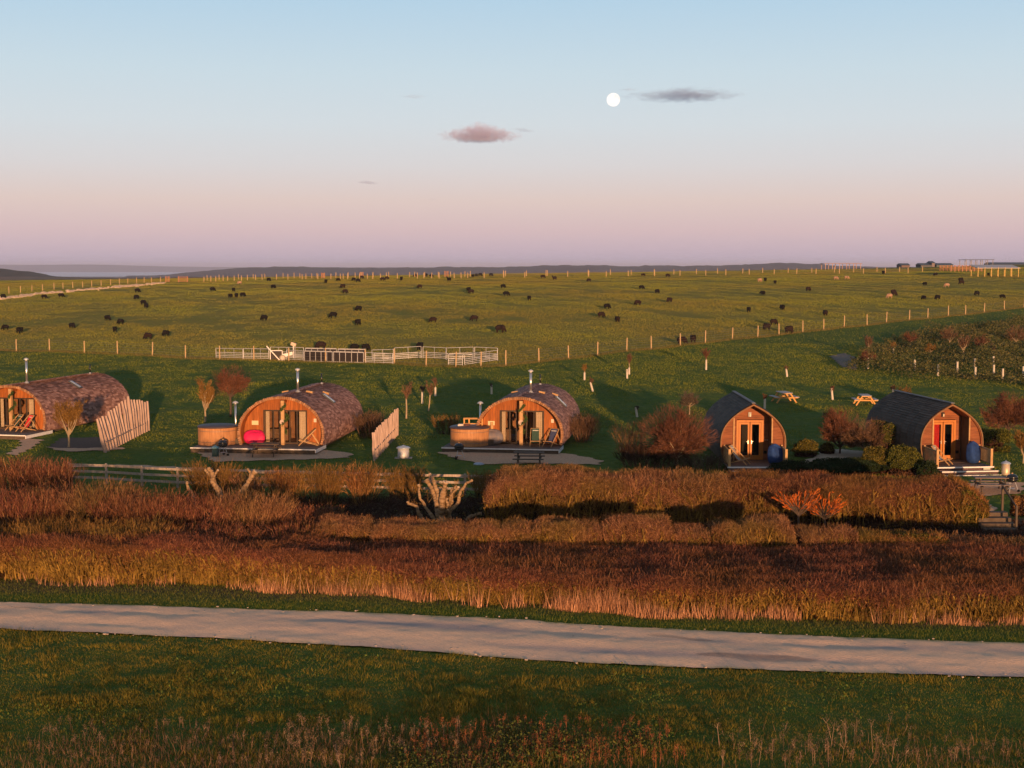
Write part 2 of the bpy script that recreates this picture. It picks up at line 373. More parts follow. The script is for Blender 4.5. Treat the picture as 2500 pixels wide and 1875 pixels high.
Yg, Sg = np.meshgrid(yr, sg_, indexing='ij'); Xg = Sg * (70 + .62 * np.maximum(Yg, 0) + .0 * Yg)
Xg = np.where(Yg < -30, Sg * 400, Xg)
Zg = hgt(Xg, Yg)
fy = fenceY(Xg)
zf = np.clip((Yg - fy) / 1.0 + .5, 0, 1) * np.clip((400 - Yg) / 60, .35, 1)
zh = np.clip((Yg - 600) / 300, 0, 1)
under = np.clip((Yg - roadT(Xg) - 1.4) / .8, 0, 1) * np.clip((np.where(Xg < -1.2, 70.5, 66) - Yg) / 1, 0, 1)
cols = np.stack([zf, zh, under, np.ones_like(zf)], -1)
grid_mesh('ground', Xg, Yg, Zg, M_ground(), cols)

# ---- road sheet with worn tracks
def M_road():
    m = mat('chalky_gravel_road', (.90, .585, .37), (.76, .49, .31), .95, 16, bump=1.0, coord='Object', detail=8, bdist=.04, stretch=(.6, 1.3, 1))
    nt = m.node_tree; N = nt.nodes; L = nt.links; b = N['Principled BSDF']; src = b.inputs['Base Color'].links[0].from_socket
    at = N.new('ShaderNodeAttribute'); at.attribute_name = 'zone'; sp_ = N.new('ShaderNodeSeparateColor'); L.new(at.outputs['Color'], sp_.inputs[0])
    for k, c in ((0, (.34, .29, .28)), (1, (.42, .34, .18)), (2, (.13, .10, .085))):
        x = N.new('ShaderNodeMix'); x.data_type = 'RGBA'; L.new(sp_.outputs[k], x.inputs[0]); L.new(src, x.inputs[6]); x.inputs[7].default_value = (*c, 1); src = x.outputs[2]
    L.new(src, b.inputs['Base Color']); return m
xs = np.linspace(-30, 30, 1001); vs = np.linspace(0, 1, 61)
Xr, Vr = np.meshgrid(xs, vs, indexing='xy'); yt = roadT(Xr) + .05 * vnoise(Xr, 0 * Xr, 2.1, 2) + .03 * vnoise(Xr, Xr, 9, 1); yb = roadB(Xr) + .08 * vnoise(Xr, 0 * Xr, 1.1, 5) + .03 * vnoise(Xr, Xr, 8, 4)
Yr = yb + (yt - yb) * Vr
Zr = hgt(Xr, Yr) + .012 + .035 * np.sin(Vr * math.pi) - .03 * (np.exp(-((Vr - .3) / .09) ** 2) + np.exp(-((Vr - .72) / .09) ** 2)) * (.6 + .4 * np.sin(Xr * .8)) + .012
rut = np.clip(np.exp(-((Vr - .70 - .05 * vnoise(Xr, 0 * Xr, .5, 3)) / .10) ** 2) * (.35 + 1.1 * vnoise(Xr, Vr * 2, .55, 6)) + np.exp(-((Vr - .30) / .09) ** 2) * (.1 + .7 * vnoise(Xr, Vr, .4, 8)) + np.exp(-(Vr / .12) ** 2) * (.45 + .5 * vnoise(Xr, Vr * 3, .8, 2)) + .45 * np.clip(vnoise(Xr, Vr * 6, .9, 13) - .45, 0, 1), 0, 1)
straw = np.clip(1.4 * np.exp(-((1 - Vr) / .045) ** 2) * (.5 + .8 * vnoise(Xr, Vr * 9, 3.0, 9)) + .9 * np.exp(-(Vr / .04) ** 2) * (.4 + .9 * vnoise(Xr, Vr * 9, 3.0, 19)), 0, 1)
pud = np.clip((vnoise(Xr, Vr * 14, .75, 31) - 1.05) * 6, 0, 1) * np.clip(1 - abs(Vr - .5) * 2.4, 0, 1)
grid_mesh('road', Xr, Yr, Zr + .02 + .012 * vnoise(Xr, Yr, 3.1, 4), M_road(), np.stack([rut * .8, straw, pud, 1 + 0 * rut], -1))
# potholes / loose chalk stones on the road
mb = MB()
for i in range(150):
    x = random.uniform(-20, 20); v = random.random(); v = v ** 2 * .5 if random.random() < .5 else 1 - v ** 2 * .5; y = float(roadB(x) + (roadT(x) - roadB(x)) * (v * 1.1 - .05)); s = random.uniform(.02, .06)
    mb.box((x, y, hz(x, y) + .05), (s * 1.5, s, s * .7), Matrix.Rotation(random.random() * 3, 3, 'Z'))
tag(mb.build('loose_stones', mat('chalk_stone', (.42, .34, .28), None, .9)), kind='stuff')

# ---- gravel patios and paths, following the ground a few cm proud
def sheet(name, pix, m, lift=.03, sub=10, jitter=.0):
    w = [P(*q) for q in pix]; xs_ = [p.x for p in w]; ys_ = [p.y for p in w]
    st = .08; gx = np.arange(min(xs_) - st, max(xs_) + st, st); gy = np.arange(min(ys_) - st, max(ys_) + st, st)
    A, B = np.meshgrid(gx, gy); A = A.ravel(); B = B.ravel(); pl = [(p.x, p.y) for p in w]
    k = inpoly(A + .12 * np.sin(B * 5), B + .1 * np.sin(A * 4), pl); A, B = A[k], B[k]; h = st / 2
    cx = np.stack([A - h, A + h, A + h, A - h], 1).ravel(); cy = np.stack([B - h, B - h, B + h, B + h], 1).ravel()
    V = np.stack([cx, cy, hgt(cx, cy) + lift], 1); o = np_mesh(name, V, 4, m); tag(o, kind='structure'); return pl
grav = lambda: mat('pea_gravel', (.62, .39, .24), (.45, .28, .175), .95, 9, bump=1.0, detail=6, bdist=.1)
PATIOS = []
PATIOS.append(sheet('gravel_path', [(0, 1062), (62, 1068), (103, 1075), (78, 1095), (40, 1112), (15, 1110), (52, 1087), (50, 1077), (0, 1067)], grav()))
PATIOS.append(sheet('gravel_patio', [(468, 1094), (800, 1100), (862, 1108), (850, 1118), (760, 1122), (520, 1128), (490, 1110)], grav()))
PATIOS.append(sheet('gravel_patio', [(1068, 1104), (1385, 1108), (1472, 1125), (1460, 1135), (1300, 1132), (1180, 1134), (1110, 1120)], grav()))
PATIOS.append(sheet('gravel_path', [(180, 1136), (330, 1136), (500, 1144), (700, 1150), (1190, 1162), (1190, 1168), (700, 1157), (500, 1150), (330, 1142), (180, 1141)], grav()))
PATIOS.append(sheet('gravel_patio', [(2290, 1180), (2400, 1180), (2500, 1178), (2500, 1200), (2480, 1206), (2400, 1212), (2290, 1212)], grav()))
PATIOS.append(sheet('gravel_patio', [(1958, 1130), (2018, 1100), (2060, 1098), (2130, 1104), (2130, 1122), (2060, 1132), (1990, 1136)], mat('pale_chippings', (.50, .38, .27), (.38, .29, .21), .95, 12, bump=.4)))
PATIOS.append(sheet('gravel_path', [(2410, 1245), (2425, 1232), (2440, 1260), (2455, 1278), (2420, 1280)], grav()))
PATIOS.append(sheet('soil_bed', [(118, 1092), (150, 1070), (262, 1068), (262, 1100), (160, 1102)], mat('bark_soil', (.13, .085, .06), (.09, .06, .045), .95, 9, bump=.5)))
PATIOS.append(sheet('gravel_edging', [(112, 1093), (160, 1104), (300, 1099), (300, 1094), (160, 1096)], grav(), .045))
PATIOS.append(sheet('soil_mound', [(2025, 870), (2060, 862), (2095, 875), (2090, 905), (2055, 895)], mat('bare_earth', (.20, .16, .13), (.13, .1, .085), .95, 6, bump=.5)))
# chalk diggings along the far left fence
mb = MB()
for (x0, y0, x1, y1) in ((14, 729, 60, 722), (60, 722, 150, 713), (165, 712, 255, 704), (270, 702, 325, 698), (325, 698, 392, 692)):
    for i in range(70):
        t = random.random(); p = P(x0 + (x1 - x0) * t, y0 + (y1 - y0) * t + random.gauss(0, 1.0)); s = random.uniform(.2, .7)
        mb.lathe([(s, -.1), (s * .8, .10 * s + .06), (s * .3, .22 * s + .1)], p + Vector((random.gauss(0, .6), random.gauss(0, .8), 0)), 6)
tag(mb.build('chalk_spoil', mat('chalk_spoil', (.55, .42, .30), (.42, .32, .22), .95, 3)), kind='stuff')

# ---- sea, far hills, ridges
g = np.meshgrid(np.linspace(-30000, 12000, 12), np.linspace(9300, 60000, 12))
wm = mat('sea_water', (.12, .17, .26), (.10, .15, .22), .3, .002, bump=.25, spec=.5)
grid_mesh('sea', g[0], g[1], np.full_like(g[0], -60.0), wm)
def ridge(name, pts, D, depth, m, rough, base=-68, step=12, fr=1.0, seed=0):
    """pts: (image column, image row of the skyline) at distance D; a real 3-D ridge of that depth"""
    xs_ = np.array([PX(p[0], D, 0) for p in pts]); zs = np.array([ZY(p[1], D) for p in pts])
    X = np.arange(xs_.min(), xs_.max(), step); z = np.interp(X, xs_, zs)
    k = np.exp(-.5 * (np.arange(-12, 13) / 4.) ** 2); k /= k.sum(); z = np.convolve(np.pad(z, 12, mode='edge'), k, 'valid')
    rr = np.random.default_rng(seed)
    V = np.linspace(0, 1, 15); Xg2, Vg = np.meshgrid(X, V); prof = np.sin(Vg * math.pi) ** .7
    n = rr.random(Xg2.shape); n = (n + np.roll(n, 1, 1) + np.roll(n, -1, 1)) / 3 - .5
    Z = base + (z[None] - base) * prof + n * rough * (prof > .3)
    return grid_mesh(name, Xg2 + Vg * 0, D - depth / 2 + Vg * depth, Z, m)
m_h1 = mat('far_coast_hills', (.03, .045, .05), (.05, .055, .055), 1, .0012, detail=8)
ridge('far_hills', [(-1500, 650), (-600, 647), (0, 646), (100, 647), (220, 645), (320, 648), (380, 650), (440, 651), (540, 652), (1250, 652), (2400, 651), (4000, 650)], 19000, 3000, m_h1, 2.0, step=60, seed=1)
m_h2 = mat('wooded_ridge', (.028, .03, .028), (.06, .045, .038), 1, .006, detail=8)
ridge('wooded_ridge_hills', [(330, 676), (400, 672), (455, 668), (500, 662), (560, 656), (600, 652.5), (700, 651), (760, 652), (790, 655), (880, 655.5), (930, 653.5), (1000, 654.5), (1080, 652), (1180, 652.5), (1250, 653), (1300, 650), (1360, 646.5), (1480, 648.5), (1540, 652), (1590, 648.5), (1670, 648.5), (1720, 650), (1800, 646.5), (1860, 645.5), (1900, 640.5), (1940, 641), (2010, 647), (2100, 652), (2600, 655), (3400, 655)], 5200, 1500, m_h2, 9.0, base=-60, step=14, seed=2)
m_h3 = mat('pine_wood', (.016, .022, .013), (.03, .03, .018), 1, .03)
ridge('wooded_hills', [(-900, 660), (-300, 655), (0, 657), (30, 658), (60, 661), (85, 664), (97, 668), (106, 673), (125, 677), (150, 679)], 2300, 420, m_h3, 3.6, base=-52, step=5, seed=3)
m_h4 = mat('coastal_heath', (.13, .075, .06), (.10, .085, .05), 1, .01, detail=8)
ridge('heath_hills', [(-900, 670), (0, 675), (60, 674), (120, 675), (170, 677.5), (210, 677), (330, 679), (420, 677), (700, 674), (1000, 672), (1300, 668), (1700, 666), (2200, 664)], 1600, 500, m_h4, 1.6, base=-50, step=9, seed=4)

# ---- moon and clouds
Dm = 60000.0
mp_ = ray(1497.5, 243.5) * Dm + Vector((0, 0, H))
mn = MB(); prof = [(math.sin(a) * 1, -math.cos(a) * 1) for a in np.linspace(.02, math.pi - .02, 28)]
mn.lathe([(r, z) for r, z in prof], n=40)
mo = mn.build('moon', mat('moon_face', (.9, .86, .82), (.75, .7, .66), 1, 1.6, emis=(.95, .86, .80, 0.9)), smooth=True)
def _moonmat(m):
    N = m.node_tree.nodes; L = m.node_tree.links; b = N['Principled BSDF']; mixn = [n for n in N if n.type == 'MIX'][0]
    L.new(mixn.outputs[2], b.inputs['Emission Color']); b.inputs['Base Color'].default_value = (0, 0, 0, 1)
    for l in list(L):
        if l.to_socket == b.inputs['Base Color']: L.remove(l)
    mixn.inputs[6].default_value = (1.0, .93, .86, 1); mixn.inputs[7].default_value = (.80, .73, .70, 1); b.inputs['Emission Strength'].default_value = .92; b.inputs['Specular IOR Level'].default_value = 0
_moonmat(mo.data.materials[0])
mo.location = mp_; mo.scale = (16.4 / F * Dm,) * 3
tag(mo, 'pale full moon hanging in the blue evening sky beside a grey cloud', 'moon')
def M_cloud(name, col, dens, sc, seed, thr):
    m = bpy.data.materials.new(name); m.use_nodes = True; nt = m.node_tree; N = nt.nodes; L = nt.links; N.remove(N['Principled BSDF'])
    v = N.new('ShaderNodeVolumePrincipled'); L.new(v.outputs[0], N['Material Output'].inputs['Volume'])
    v.inputs['Color'].default_value = (*col, 1); v.inputs['Anisotropy'].default_value = 0
    tc = N.new('ShaderNodeTexCoord')            # unit-sphere object coordinates of the cloud's own mesh
    nz = N.new('ShaderNodeTexNoise'); nz.inputs['Scale'].default_value = sc * 1.5; nz.inputs['Detail'].default_value = 5; nz.inputs['Roughness'].default_value = .6
    mp = N.new('ShaderNodeMapping'); mp.inputs['Location'].default_value = (seed, seed * .7, 0); mp.inputs['Scale'].default_value = (2.4, 1.5, .8)
    L.new(tc.outputs['Object'], mp.inputs[0]); L.new(mp.outputs[0], nz.inputs[0])
    sx = N.new('ShaderNodeSeparateXYZ'); L.new(tc.outputs['Object'], sx.inputs[0]); cx = N.new('ShaderNodeCombineXYZ'); L.new(sx.outputs[0], cx.inputs[0]); L.new(sx.outputs[1], cx.inputs[1])
    ab = N.new('ShaderNodeMath'); ab.operation = 'ABSOLUTE'; L.new(sx.outputs[0], ab.inputs[0]); ma = N.new('ShaderNodeMath'); ma.operation = 'MULTIPLY_ADD'; L.new(ab.outputs[0], ma.inputs[0]); ma.inputs[1].default_value = 1.3; ma.inputs[2].default_value = .9
    mu = N.new('ShaderNodeMath'); mu.operation = 'MULTIPLY'; L.new(sx.outputs[2], mu.inputs[0]); L.new(ma.outputs[0], mu.inputs[1]); L.new(mu.outputs[0], cx.inputs[2])
    ln = N.new('ShaderNodeVectorMath'); ln.operation = 'LENGTH'; L.new(cx.outputs[0], ln.inputs[0])
    sb = N.new('ShaderNodeMath'); sb.operation = 'MULTIPLY_ADD'; L.new(ln.outputs['Value'], sb.inputs[0]); sb.inputs[1].default_value = -.45; L.new(nz.outputs[0], sb.inputs[2])
    mr = N.new('ShaderNodeMapRange'); L.new(sb.outputs[0], mr.inputs[0]); mr.inputs[1].default_value = thr; mr.inputs[2].default_value = thr + .30; mr.inputs[4].default_value = dens
    L.new(mr.outputs[0], v.inputs['Density'])
    return m
def cloud(x, y, w, h, D, m, label, tilt=0):
    c = ray(x, y) * D + Vector((0, 0, H)); mb = MB()
    pr = [(math.sin(a), max(-math.cos(a), -.45)) for a in np.linspace(.05, math.pi - .05, 14)]
    mb.lathe(pr, n=24); o = mb.build('cloud', m); o.location = c; s = D / F / 2
    o.scale = (w * s, w * s * .8, h * s); o.rotation_euler = (0, rad(tilt), 0)
    tag(o, label, 'cloud', 'small clouds in the evening sky')
cloud(1172, 331, 215, 66, 7000, M_cloud('rosy_cloud', (.78, .74, .95), .014, 2.2, 3.1, .10), 'plump rosy purple cloud, the largest, hanging left of and below the moon')
cloud(1278, 318, 75, 14, 7000, M_cloud('shaded_thin_grey_cloud', (.50, .60, .85), .006, 1.7, 1.1, .13), 'small thin grey wisp just right of the rosy cloud', 6)  # low grey-blue albedo paints this wisp as if in shade
cloud(1672, 234, 330, 40, 9000, M_cloud('shaded_blue_grey_cloud', (.42, .56, .86), .0055, 2.0, 5.2, .13), 'long flat blue grey cloud streak to the right of the moon')  # lower albedo than the rosy cloud puts shade into the colour
cloud(1008, 236, 90, 14, 8000, M_cloud('faint_wisp', (.6, .62, .8), .0025, 1.7, 2.3, .12), 'very faint grey wisp above and left of the rosy cloud')
cloud(1536, 219, 60, 10, 9000, M_cloud('faint_wisp_b', (.6, .62, .8), .004, 1.7, 6.3, .12), 'faint thin wisp just above and right of the moon')
cloud(1055, 487, 40, 8, 8000, M_cloud('faint_wisp_c', (.5, .5, .65), .004, 1.7, 7.3, .12), 'tiny faint wisp low in the pink sky, nearest the horizon')
cloud(896, 446, 66, 13, 8000, M_cloud('tiny_grey_cloud', (.5, .55, .8), .007, 1.7, 8.1, .1), 'tiny dark grey wisp low in the pink part of the sky', 4)
# ================================================================== FENCES
post_m = wood_p()
def fence_posts(root, pts, h, r, lean=.02):
    for p in pts:
        mb = MB(); a = Vector((random.gauss(0, lean), random.gauss(0, lean), 1)) * h * random.uniform(.93, 1.06)
        mb.tube((0, 0, -.2), a, r, r * .92, 7); o = mb.build('post', post_m, root); o.location = p
def wires(root, pts, hs, r=.006):
    for hh in hs:
        mb = MB()
        for a, b in zip(pts[:-1], pts[1:]): mb.tube(a + Vector((0, 0, hh)), b + Vector((0, 0, hh)), r, r, 3, False)
        mb.build('wire', mat('fence_wire', (.35, .33, .30), None, .5, metal=.6), root)
f1 = thing('wire_fence', 'long wire fence on round timber posts between the lodge lawn and the sheep field', 'fence')
fence_posts(f1, NFW, 1.35, .062); wires(f1, NFW, (.25, .5, .75, .98, 1.15))
# net wire on the near fence (very fine)
# left far fence with posts running away
LF = [(-6, 719), (22, 717), (50, 715), (78, 712), (104, 710), (132, 707), (154, 705), (178, 703.5), (202, 702), (224, 700), (247, 698), (270, 696), (292, 694.5), (312, 693), (334, 692), (352, 691), (370, 690), (392, 689)]
lw = [P(*q) for q in LF]
f2 = thing('wire_fence', 'wire fence on timber posts beside the chalk heaps at far left', 'fence')
fence_posts(f2, lw, 1.3, .07); wires(f2, lw, (.4, .8, 1.1), .01)
A = [498, 515, 527, 545, 556, 572, 590, 604, 624, 640, 675, 703, 738, 747, 776, 808, 831, 838, 849, 878, 897, 910, 929, 970, 1019, 1035, 1054, 1072, 1109, 1126, 1142, 1182, 1230, 1281, 1386, 1437, 1480, 1534, 1598, 1660, 1723, 1772, 1829, 1890, 1945, 1992, 2049, 2108, 2161, 2217]
B = [506, 535, 582, 618, 647, 691, 718, 732, 761, 774, 790, 820, 850, 867, 882, 911, 943, 949, 1000, 1012, 1037, 1070, 1100, 1135, 1148, 1229, 1234, 1285, 1333, 1336, 1436, 1490, 1541, 1597, 1645, 1700, 1752, 1813, 1862, 1924, 1982, 2037, 2084, 2141, 2196, 2252]
def lineY(x, near): 
    return (np.interp(x, [480, 640, 1100, 1400, 1700, 1850, 2260], [689, 683, 679.5, 676, 672.5, 670, 666.5]) if near else np.interp(x, [480, 640, 1100, 1400, 1700, 1850, 2260], [686.5, 680, 676.5, 673, 669.5, 667, 663.5]))
fa = thing('wire_fence', 'far wire fence on pale timber posts along the top edge of the sheep field', 'fence')
wa = [P(x, lineY(x, True)) for x in A]; fence_posts(fa, wa, 1.3, .085); wires(fa, wa, (.4, .8, 1.1), .012)
fb = thing('wire_fence', 'second far wire fence just beyond the one topping the sheep field', 'fence')
wb = [P(x, lineY(x, False)) for x in B]; fence_posts(fb, wb, 1.3, .085); wires(fb, wb, (.4, .8, 1.1), .012)
# wooden gates / pens by the far fence
def field_gate(x, y, wpx, label, bars=5, hgt_=1.25, col=None):
    p = P(x, y); w = wpx / pxm(p.y); g = thing('field_gate', label, 'gate', p, 0, 'timber gates along the far fence')
    m = col or mat('orange_gate_timber', (.36, .18, .10), (.28, .14, .08), .8, 3)
    for s in (-1, 1):
        b = MB().box((s * w / 2, 0, hgt_ * .55), (.18, .18, hgt_ * 1.1)); b.build('post', m, g)
    b = MB()
    for k in range(bars): b.box((0, 0, .2 + k * (hgt_ - .25) / (bars - 1)), (w - .2, .05, .09))
    b.build('gate_bars', m, g)
field_gate(447, 689, 22, 'orange timber field gate, larger of two at the left end of the far fence')
field_gate(409, 689, 8, 'narrow orange timber gate post frame, left of the larger gate')
field_gate(789, 679.5, 7, 'narrow solid pinkish timber gate in the far fence', 7)
field_gate(883, 678, 7, 'narrow pale timber gate in the far fence above two grazing sheep', 7)
field_gate(1090, 676, 8, 'pale timber gate at the middle of the far fence', 6)
# open shelters on the right skyline
def shelter(p, w, d, h, label, nposts, roof_m, pm, slope=0.0):
    g = thing('field_shelter', label, 'shelter', p, 0, 'open sided shelters on the skyline')
    for i in range(nposts):
        for s in (-1, 1):
            x = -w / 2 + w * i / (nposts - 1); o = MB().box((0, 0, h / 2 - .1), (.13, .13, h + .2)).build('post', pm, g); o.location = (x, s * d / 2, 0)
    r = MB().box((0, 0, h + .09), (w + .6, d + .8, .12), Matrix.Rotation(slope, 3, 'X')); r.build('roof', roof_m, g)
    return g
sp_ = P(2428, 674.5); shelter(sp_, 8.6, 4.6, 2.0, 'open shelter with flat pale roof on many yellow posts at the far right', 7, mat('pale_roof_sheet', (.42, .42, .44), (.34, .34, .36), .6, 1), mat('yellow_post_timber', (.55, .38, .12), None, .8), rad(7))
q = P(2053, 658); shelter(q, 85 / pxm(q.y), 5, 14.0 / pxm(q.y), 'open shelter with thin reddish flat roof on the skyline, leftmost of three', 6, mat('rust_roof_sheet', (.30, .20, .18), (.24, .15, .14), .7, 1), mat('pinkish_post_timber', (.50, .33, .25), None, .8))
q = P(2383, 652); shelter(Vector((q.x, q.y, q.z)), 64 / pxm(q.y), 6, 17 / pxm(q.y), 'open shelter with dark flat roof standing high on the far right skyline', 6, mat('dark_roof_sheet', (.06, .07, .09), None, .7), mat('grey_post_timber', (.3, .28, .27), None, .8))
# timber loading pen
q = P(2345, 662)
g = thing('timber_stock_pen', 'orange timber rail pen left of the yellow posted shelter', 'pen', q)
pm = mat('orange_gate_timber', (.36, .18, .10)); w = 74 / pxm(q.y); d = 9.0
for i in range(9):
    MB().box((-w / 2 + w * i / 8, -d / 2, .7), (.2, .2, 1.5)).build('post', pm, g)
    MB().box((-w / 2 + w * i / 8, d / 2, .7), (.2, .2, 1.5)).build('post', pm, g)
for k in range(4):
    MB().box((0, -d / 2, .3 + k * .33), (w - .2, .06, .12)).build('rail', pm, g); MB().box((0, d / 2, .3 + k * .33), (w - .2, .06, .12)).build('rail', pm, g)
# farm sheds far away
for (x, y, wp, hp, c, lb) in ((2272, 650, 7, 9, (.20, .17, .19), 'small pale tower shed beside the low barns on the skyline'), (2255, 650, 26, 4, (.10, .11, .13), 'low grey barn left of the skyline tower shed'), (2300, 650, 40, 4, (.10, .14, .15), 'low blue grey barn right of the skyline tower shed'), (2205, 650, 20, 3.5, (.16, .12, .12), 'low reddish barn alone on the right skyline'), (2455, 648, 90, 3.5, (.05, .07, .09), 'long low dark barn at the far right skyline')):
    Y = 470.0; X = PX(x, Y, 12); zb = hz(X, Y); top = ZY(y - hp + 0.0, Y); top = max(top, zb + .6); wm_ = wp / pxm(Y)
    g = thing('farm_barn', lb, 'barn', (X, Y, zb), 0, 'distant barns on the skyline'); m = mat('barn_%d' % x, c, None, .8)
    hh = top - zb; MB().box((0, 0, hh / 2 - .3), (wm_, 6, hh + .3)).build('wall', m, g)
    b = MB(); b.add([(-wm_ / 2 - .2, -3.3, hh - .15), (wm_ / 2 + .2, -3.3, hh - .15), (wm_ / 2 + .2, 3.3, hh - .15), (-wm_ / 2 - .2, 3.3, hh - .15), (-wm_ / 2 - .2, 0, hh + .5), (wm_ / 2 + .2, 0, hh + .5)], [(0, 1, 5, 4), (3, 4, 5, 2), (0, 4, 3), (1, 2, 5), (0, 3, 2, 1)]); b.build('roof', mat('barn_roof', (.10, .12, .15), None, .6), g)
# post and rail fence behind the scrub
def rail_fence(pix, label, rails=3, h=1.05):
    w = [P(*q) for q in pix]; g = thing('rail_fence', label, 'fence')
    m = wood_g()
    for p in w: MB().box((0, 0, h / 2 - .1), (.11, .11, h + .25)).build('post', m, g).location = p
    for a, b in zip(w[:-1], w[1:]):
        n = Vector((0, -.08, 0))
        for k in range(rails):
            z = h - .08 - k * .33; MB().beam(a + n + Vector((0, 0, z)), b + n + Vector((0, 0, z + random.gauss(0, .01))), .04, .12).build('rail', m, g)
rail_fence([(170, 1178), (260, 1181), (347, 1187), (434, 1191), (520, 1194)], 'weathered three rail timber fence running left of the near pollard tree')
rail_fence([(620, 1198), (705, 1199), (790, 1200), (880, 1202), (965, 1204), (1050, 1206), (1135, 1208), (1200, 1210)], 'weathered three rail timber fence behind the large pollard tree')
# ================================================================== SHEEP PEN
def hurdle(x0, y0, x1, y1, h, kind, label, dz=0):
    a = P(x0, y0); b = P(x1, y1); c = (a + b) / 2; d = b - a; L = math.hypot(d.x, d.y); rz = math.atan2(d.y, d.x); c.z = hz(c.x, c.y)
    tlt = math.atan2(b.z - a.z, L)
    if kind == 'bar':
        g = thing('sheep_hurdle', label, 'hurdle', c, rz, 'metal hurdles of the sheep pen'); g.rotation_euler = (0, -tlt, rz)
        mb = MB(); m = galv_m(); r = .028
        for s in (-1, 1): mb.tube((s * (L / 2 - .03), 0, .02), (s * (L / 2 - .03), 0, h), r, r, 6)
        mb.tube((-L / 2 + .03, 0, h), (L / 2 - .03, 0, h), r, r, 6); mb.build('frame', m, g)
        mb = MB()
        for k in range(4): mb.beam((-L / 2 + .05, 0, .14 + k * .155), (L / 2 - .05, 0, .14 + k * .155), .02, .055)
        mb.build('rails', m, g).name = 'rail_set'
        n = max(1, int(L / .9)); mb = MB()
        for k in range(1, n): mb.tube((-L / 2 + L * k / n, 0, .05), (-L / 2 + L * k / n, 0, h), .02, .02, 5)
        if n > 1: mb.build('uprights', m, g).name = 'upright_set'
    else:
        g = thing('sheeted_hurdle', label, 'hurdle', c, rz, 'dark sheeted race panels of the sheep pen'); g.rotation_euler = (0, -tlt, rz)
        MB().box((0, 0, h / 2), (L - .06, .03, h - .12)).build('sheet', mat('dark_race_sheet', (.022, .017, .018), None, .6), g)
        mb = MB(); m = galv_m(); n = max(2, int(round(L / .62)))
        for k in range(n + 1): mb.beam((-L / 2 + L * k / n, -.035, .0), (-L / 2 + L * k / n, -.035, h), .05, .05)
        mb.beam((-L / 2, -.035, h), (L / 2, -.035, h), .05, .09); mb.beam((-L / 2, -.035, .06), (L / 2, -.035, .06), .04, .05); mb.build('frame', m, g)
ord_ = ['leftmost galvanised hurdle of the sheep pen', 'second galvanised hurdle from the left end of the sheep pen', 'galvanised hurdle between trailer and the dark sheeted panels',
        'galvanised hurdle in front, immediately right of the dark sheeted panels', 'curving back hurdle, first right of the gap post', 'curving back hurdle, middle of the three', 'taller double railed hurdle at the right end, in back', 'last curved hurdle closing the right end of the pen', 'front hurdle at the right end standing before the taller ones', 'second front hurdle at the right end, angled to the corner']
for q, lb in zip([(527, 875, 594, 877, 1.0), (594, 877.5, 657, 878.5, 1.05), (699, 880, 741, 882, 1.0), (892, 886.5, 960, 889, 1.0), (964, 879, 1030, 875, 1.15), (1032, 875, 1089, 878, 1.12), (1090, 879, 1157, 877, 1.15), (1158, 877, 1215, 880, 1.15), (1094, 892, 1130, 893.5, 1.0), (1134, 893, 1216, 881, 1.0)], ord_):
    hurdle(*q[:4], q[4], 'bar', lb)
for q, lb in zip([(744, 882.5, 812, 884.5), (815, 884.6, 888, 886.4), (746, 875.5, 822, 877), (826, 877.3, 893, 878.5)], ['front dark sheeted panel at left half of the sheep race', 'front dark sheeted panel at right half of the sheep race', 'rear dark sheeted panel at left half of the sheep race', 'rear dark sheeted panel at right half of the sheep race']):
    hurdle(*q, 1.0, 'sheet', lb)
for q, lb in zip([(908, 880, 962, 878.5, 1.0), (660, 873.5, 742, 875, 1.05)], ['rear hurdle behind the front one right of the dark panels', 'rear hurdle behind the small wheeled trailer']): hurdle(*q[:4], q[4], 'bar', lb)
# small wheeled stock handler
p = P(684, 881); g = thing('stock_trailer', 'small galvanised livestock trailer with raised drawbar and one visible wheel', 'trailer', p, rad(6))
gm = galv_m()
b = MB().box((-.35, .3, .55), (1.1, .9, .75)); b.build('body', mat('dark_race_sheet', (.022, .017, .018)), g)
b = MB()
for s in (-.92, .22): b.beam((s, -.17, .15), (s, -.17, 1.0), .07, .07)
b.beam((-.92, -.17, 1.0), (.22, -.17, 1.0), .07, .07); b.beam((.3, -.2, .5), (1.2, -.2, .75), .1, .3); b.build('frame', gm, g)
b = MB().beam((-.05, -.3, .1), (-1.25, -.3, 1.45), .09, .09); b.build('drawbar', gm, g)
wh = MB().tube((.25, -.34, .3), (.25, -.2, .3), .3, .3, 18).build('wheel', black_m(), g)
MB().tube((.25, -.36, .3), (.25, -.33, .3), .17, .17, 14).build('rim', mat('wheel_rim', (.6, .45, .38), None, .5), wh)
p = P(717, 874.5); g = thing('winding_post', 'pale metal winch head sticking up behind the trailer', 'winch', p, 0)
MB().beam((0, 0, 0), (0, 0, 1.2), .12, .12).build('mast', gm, g); MB().box((0, 0, 1.35), (.5, .3, .3), Matrix.Rotation(.3, 3, 'Y')).build('winch_head', mat('cream_metal', (.65, .5, .38), None, .6), g)
for i, x in enumerate((620, 642, 816, 942, 1040)): pass
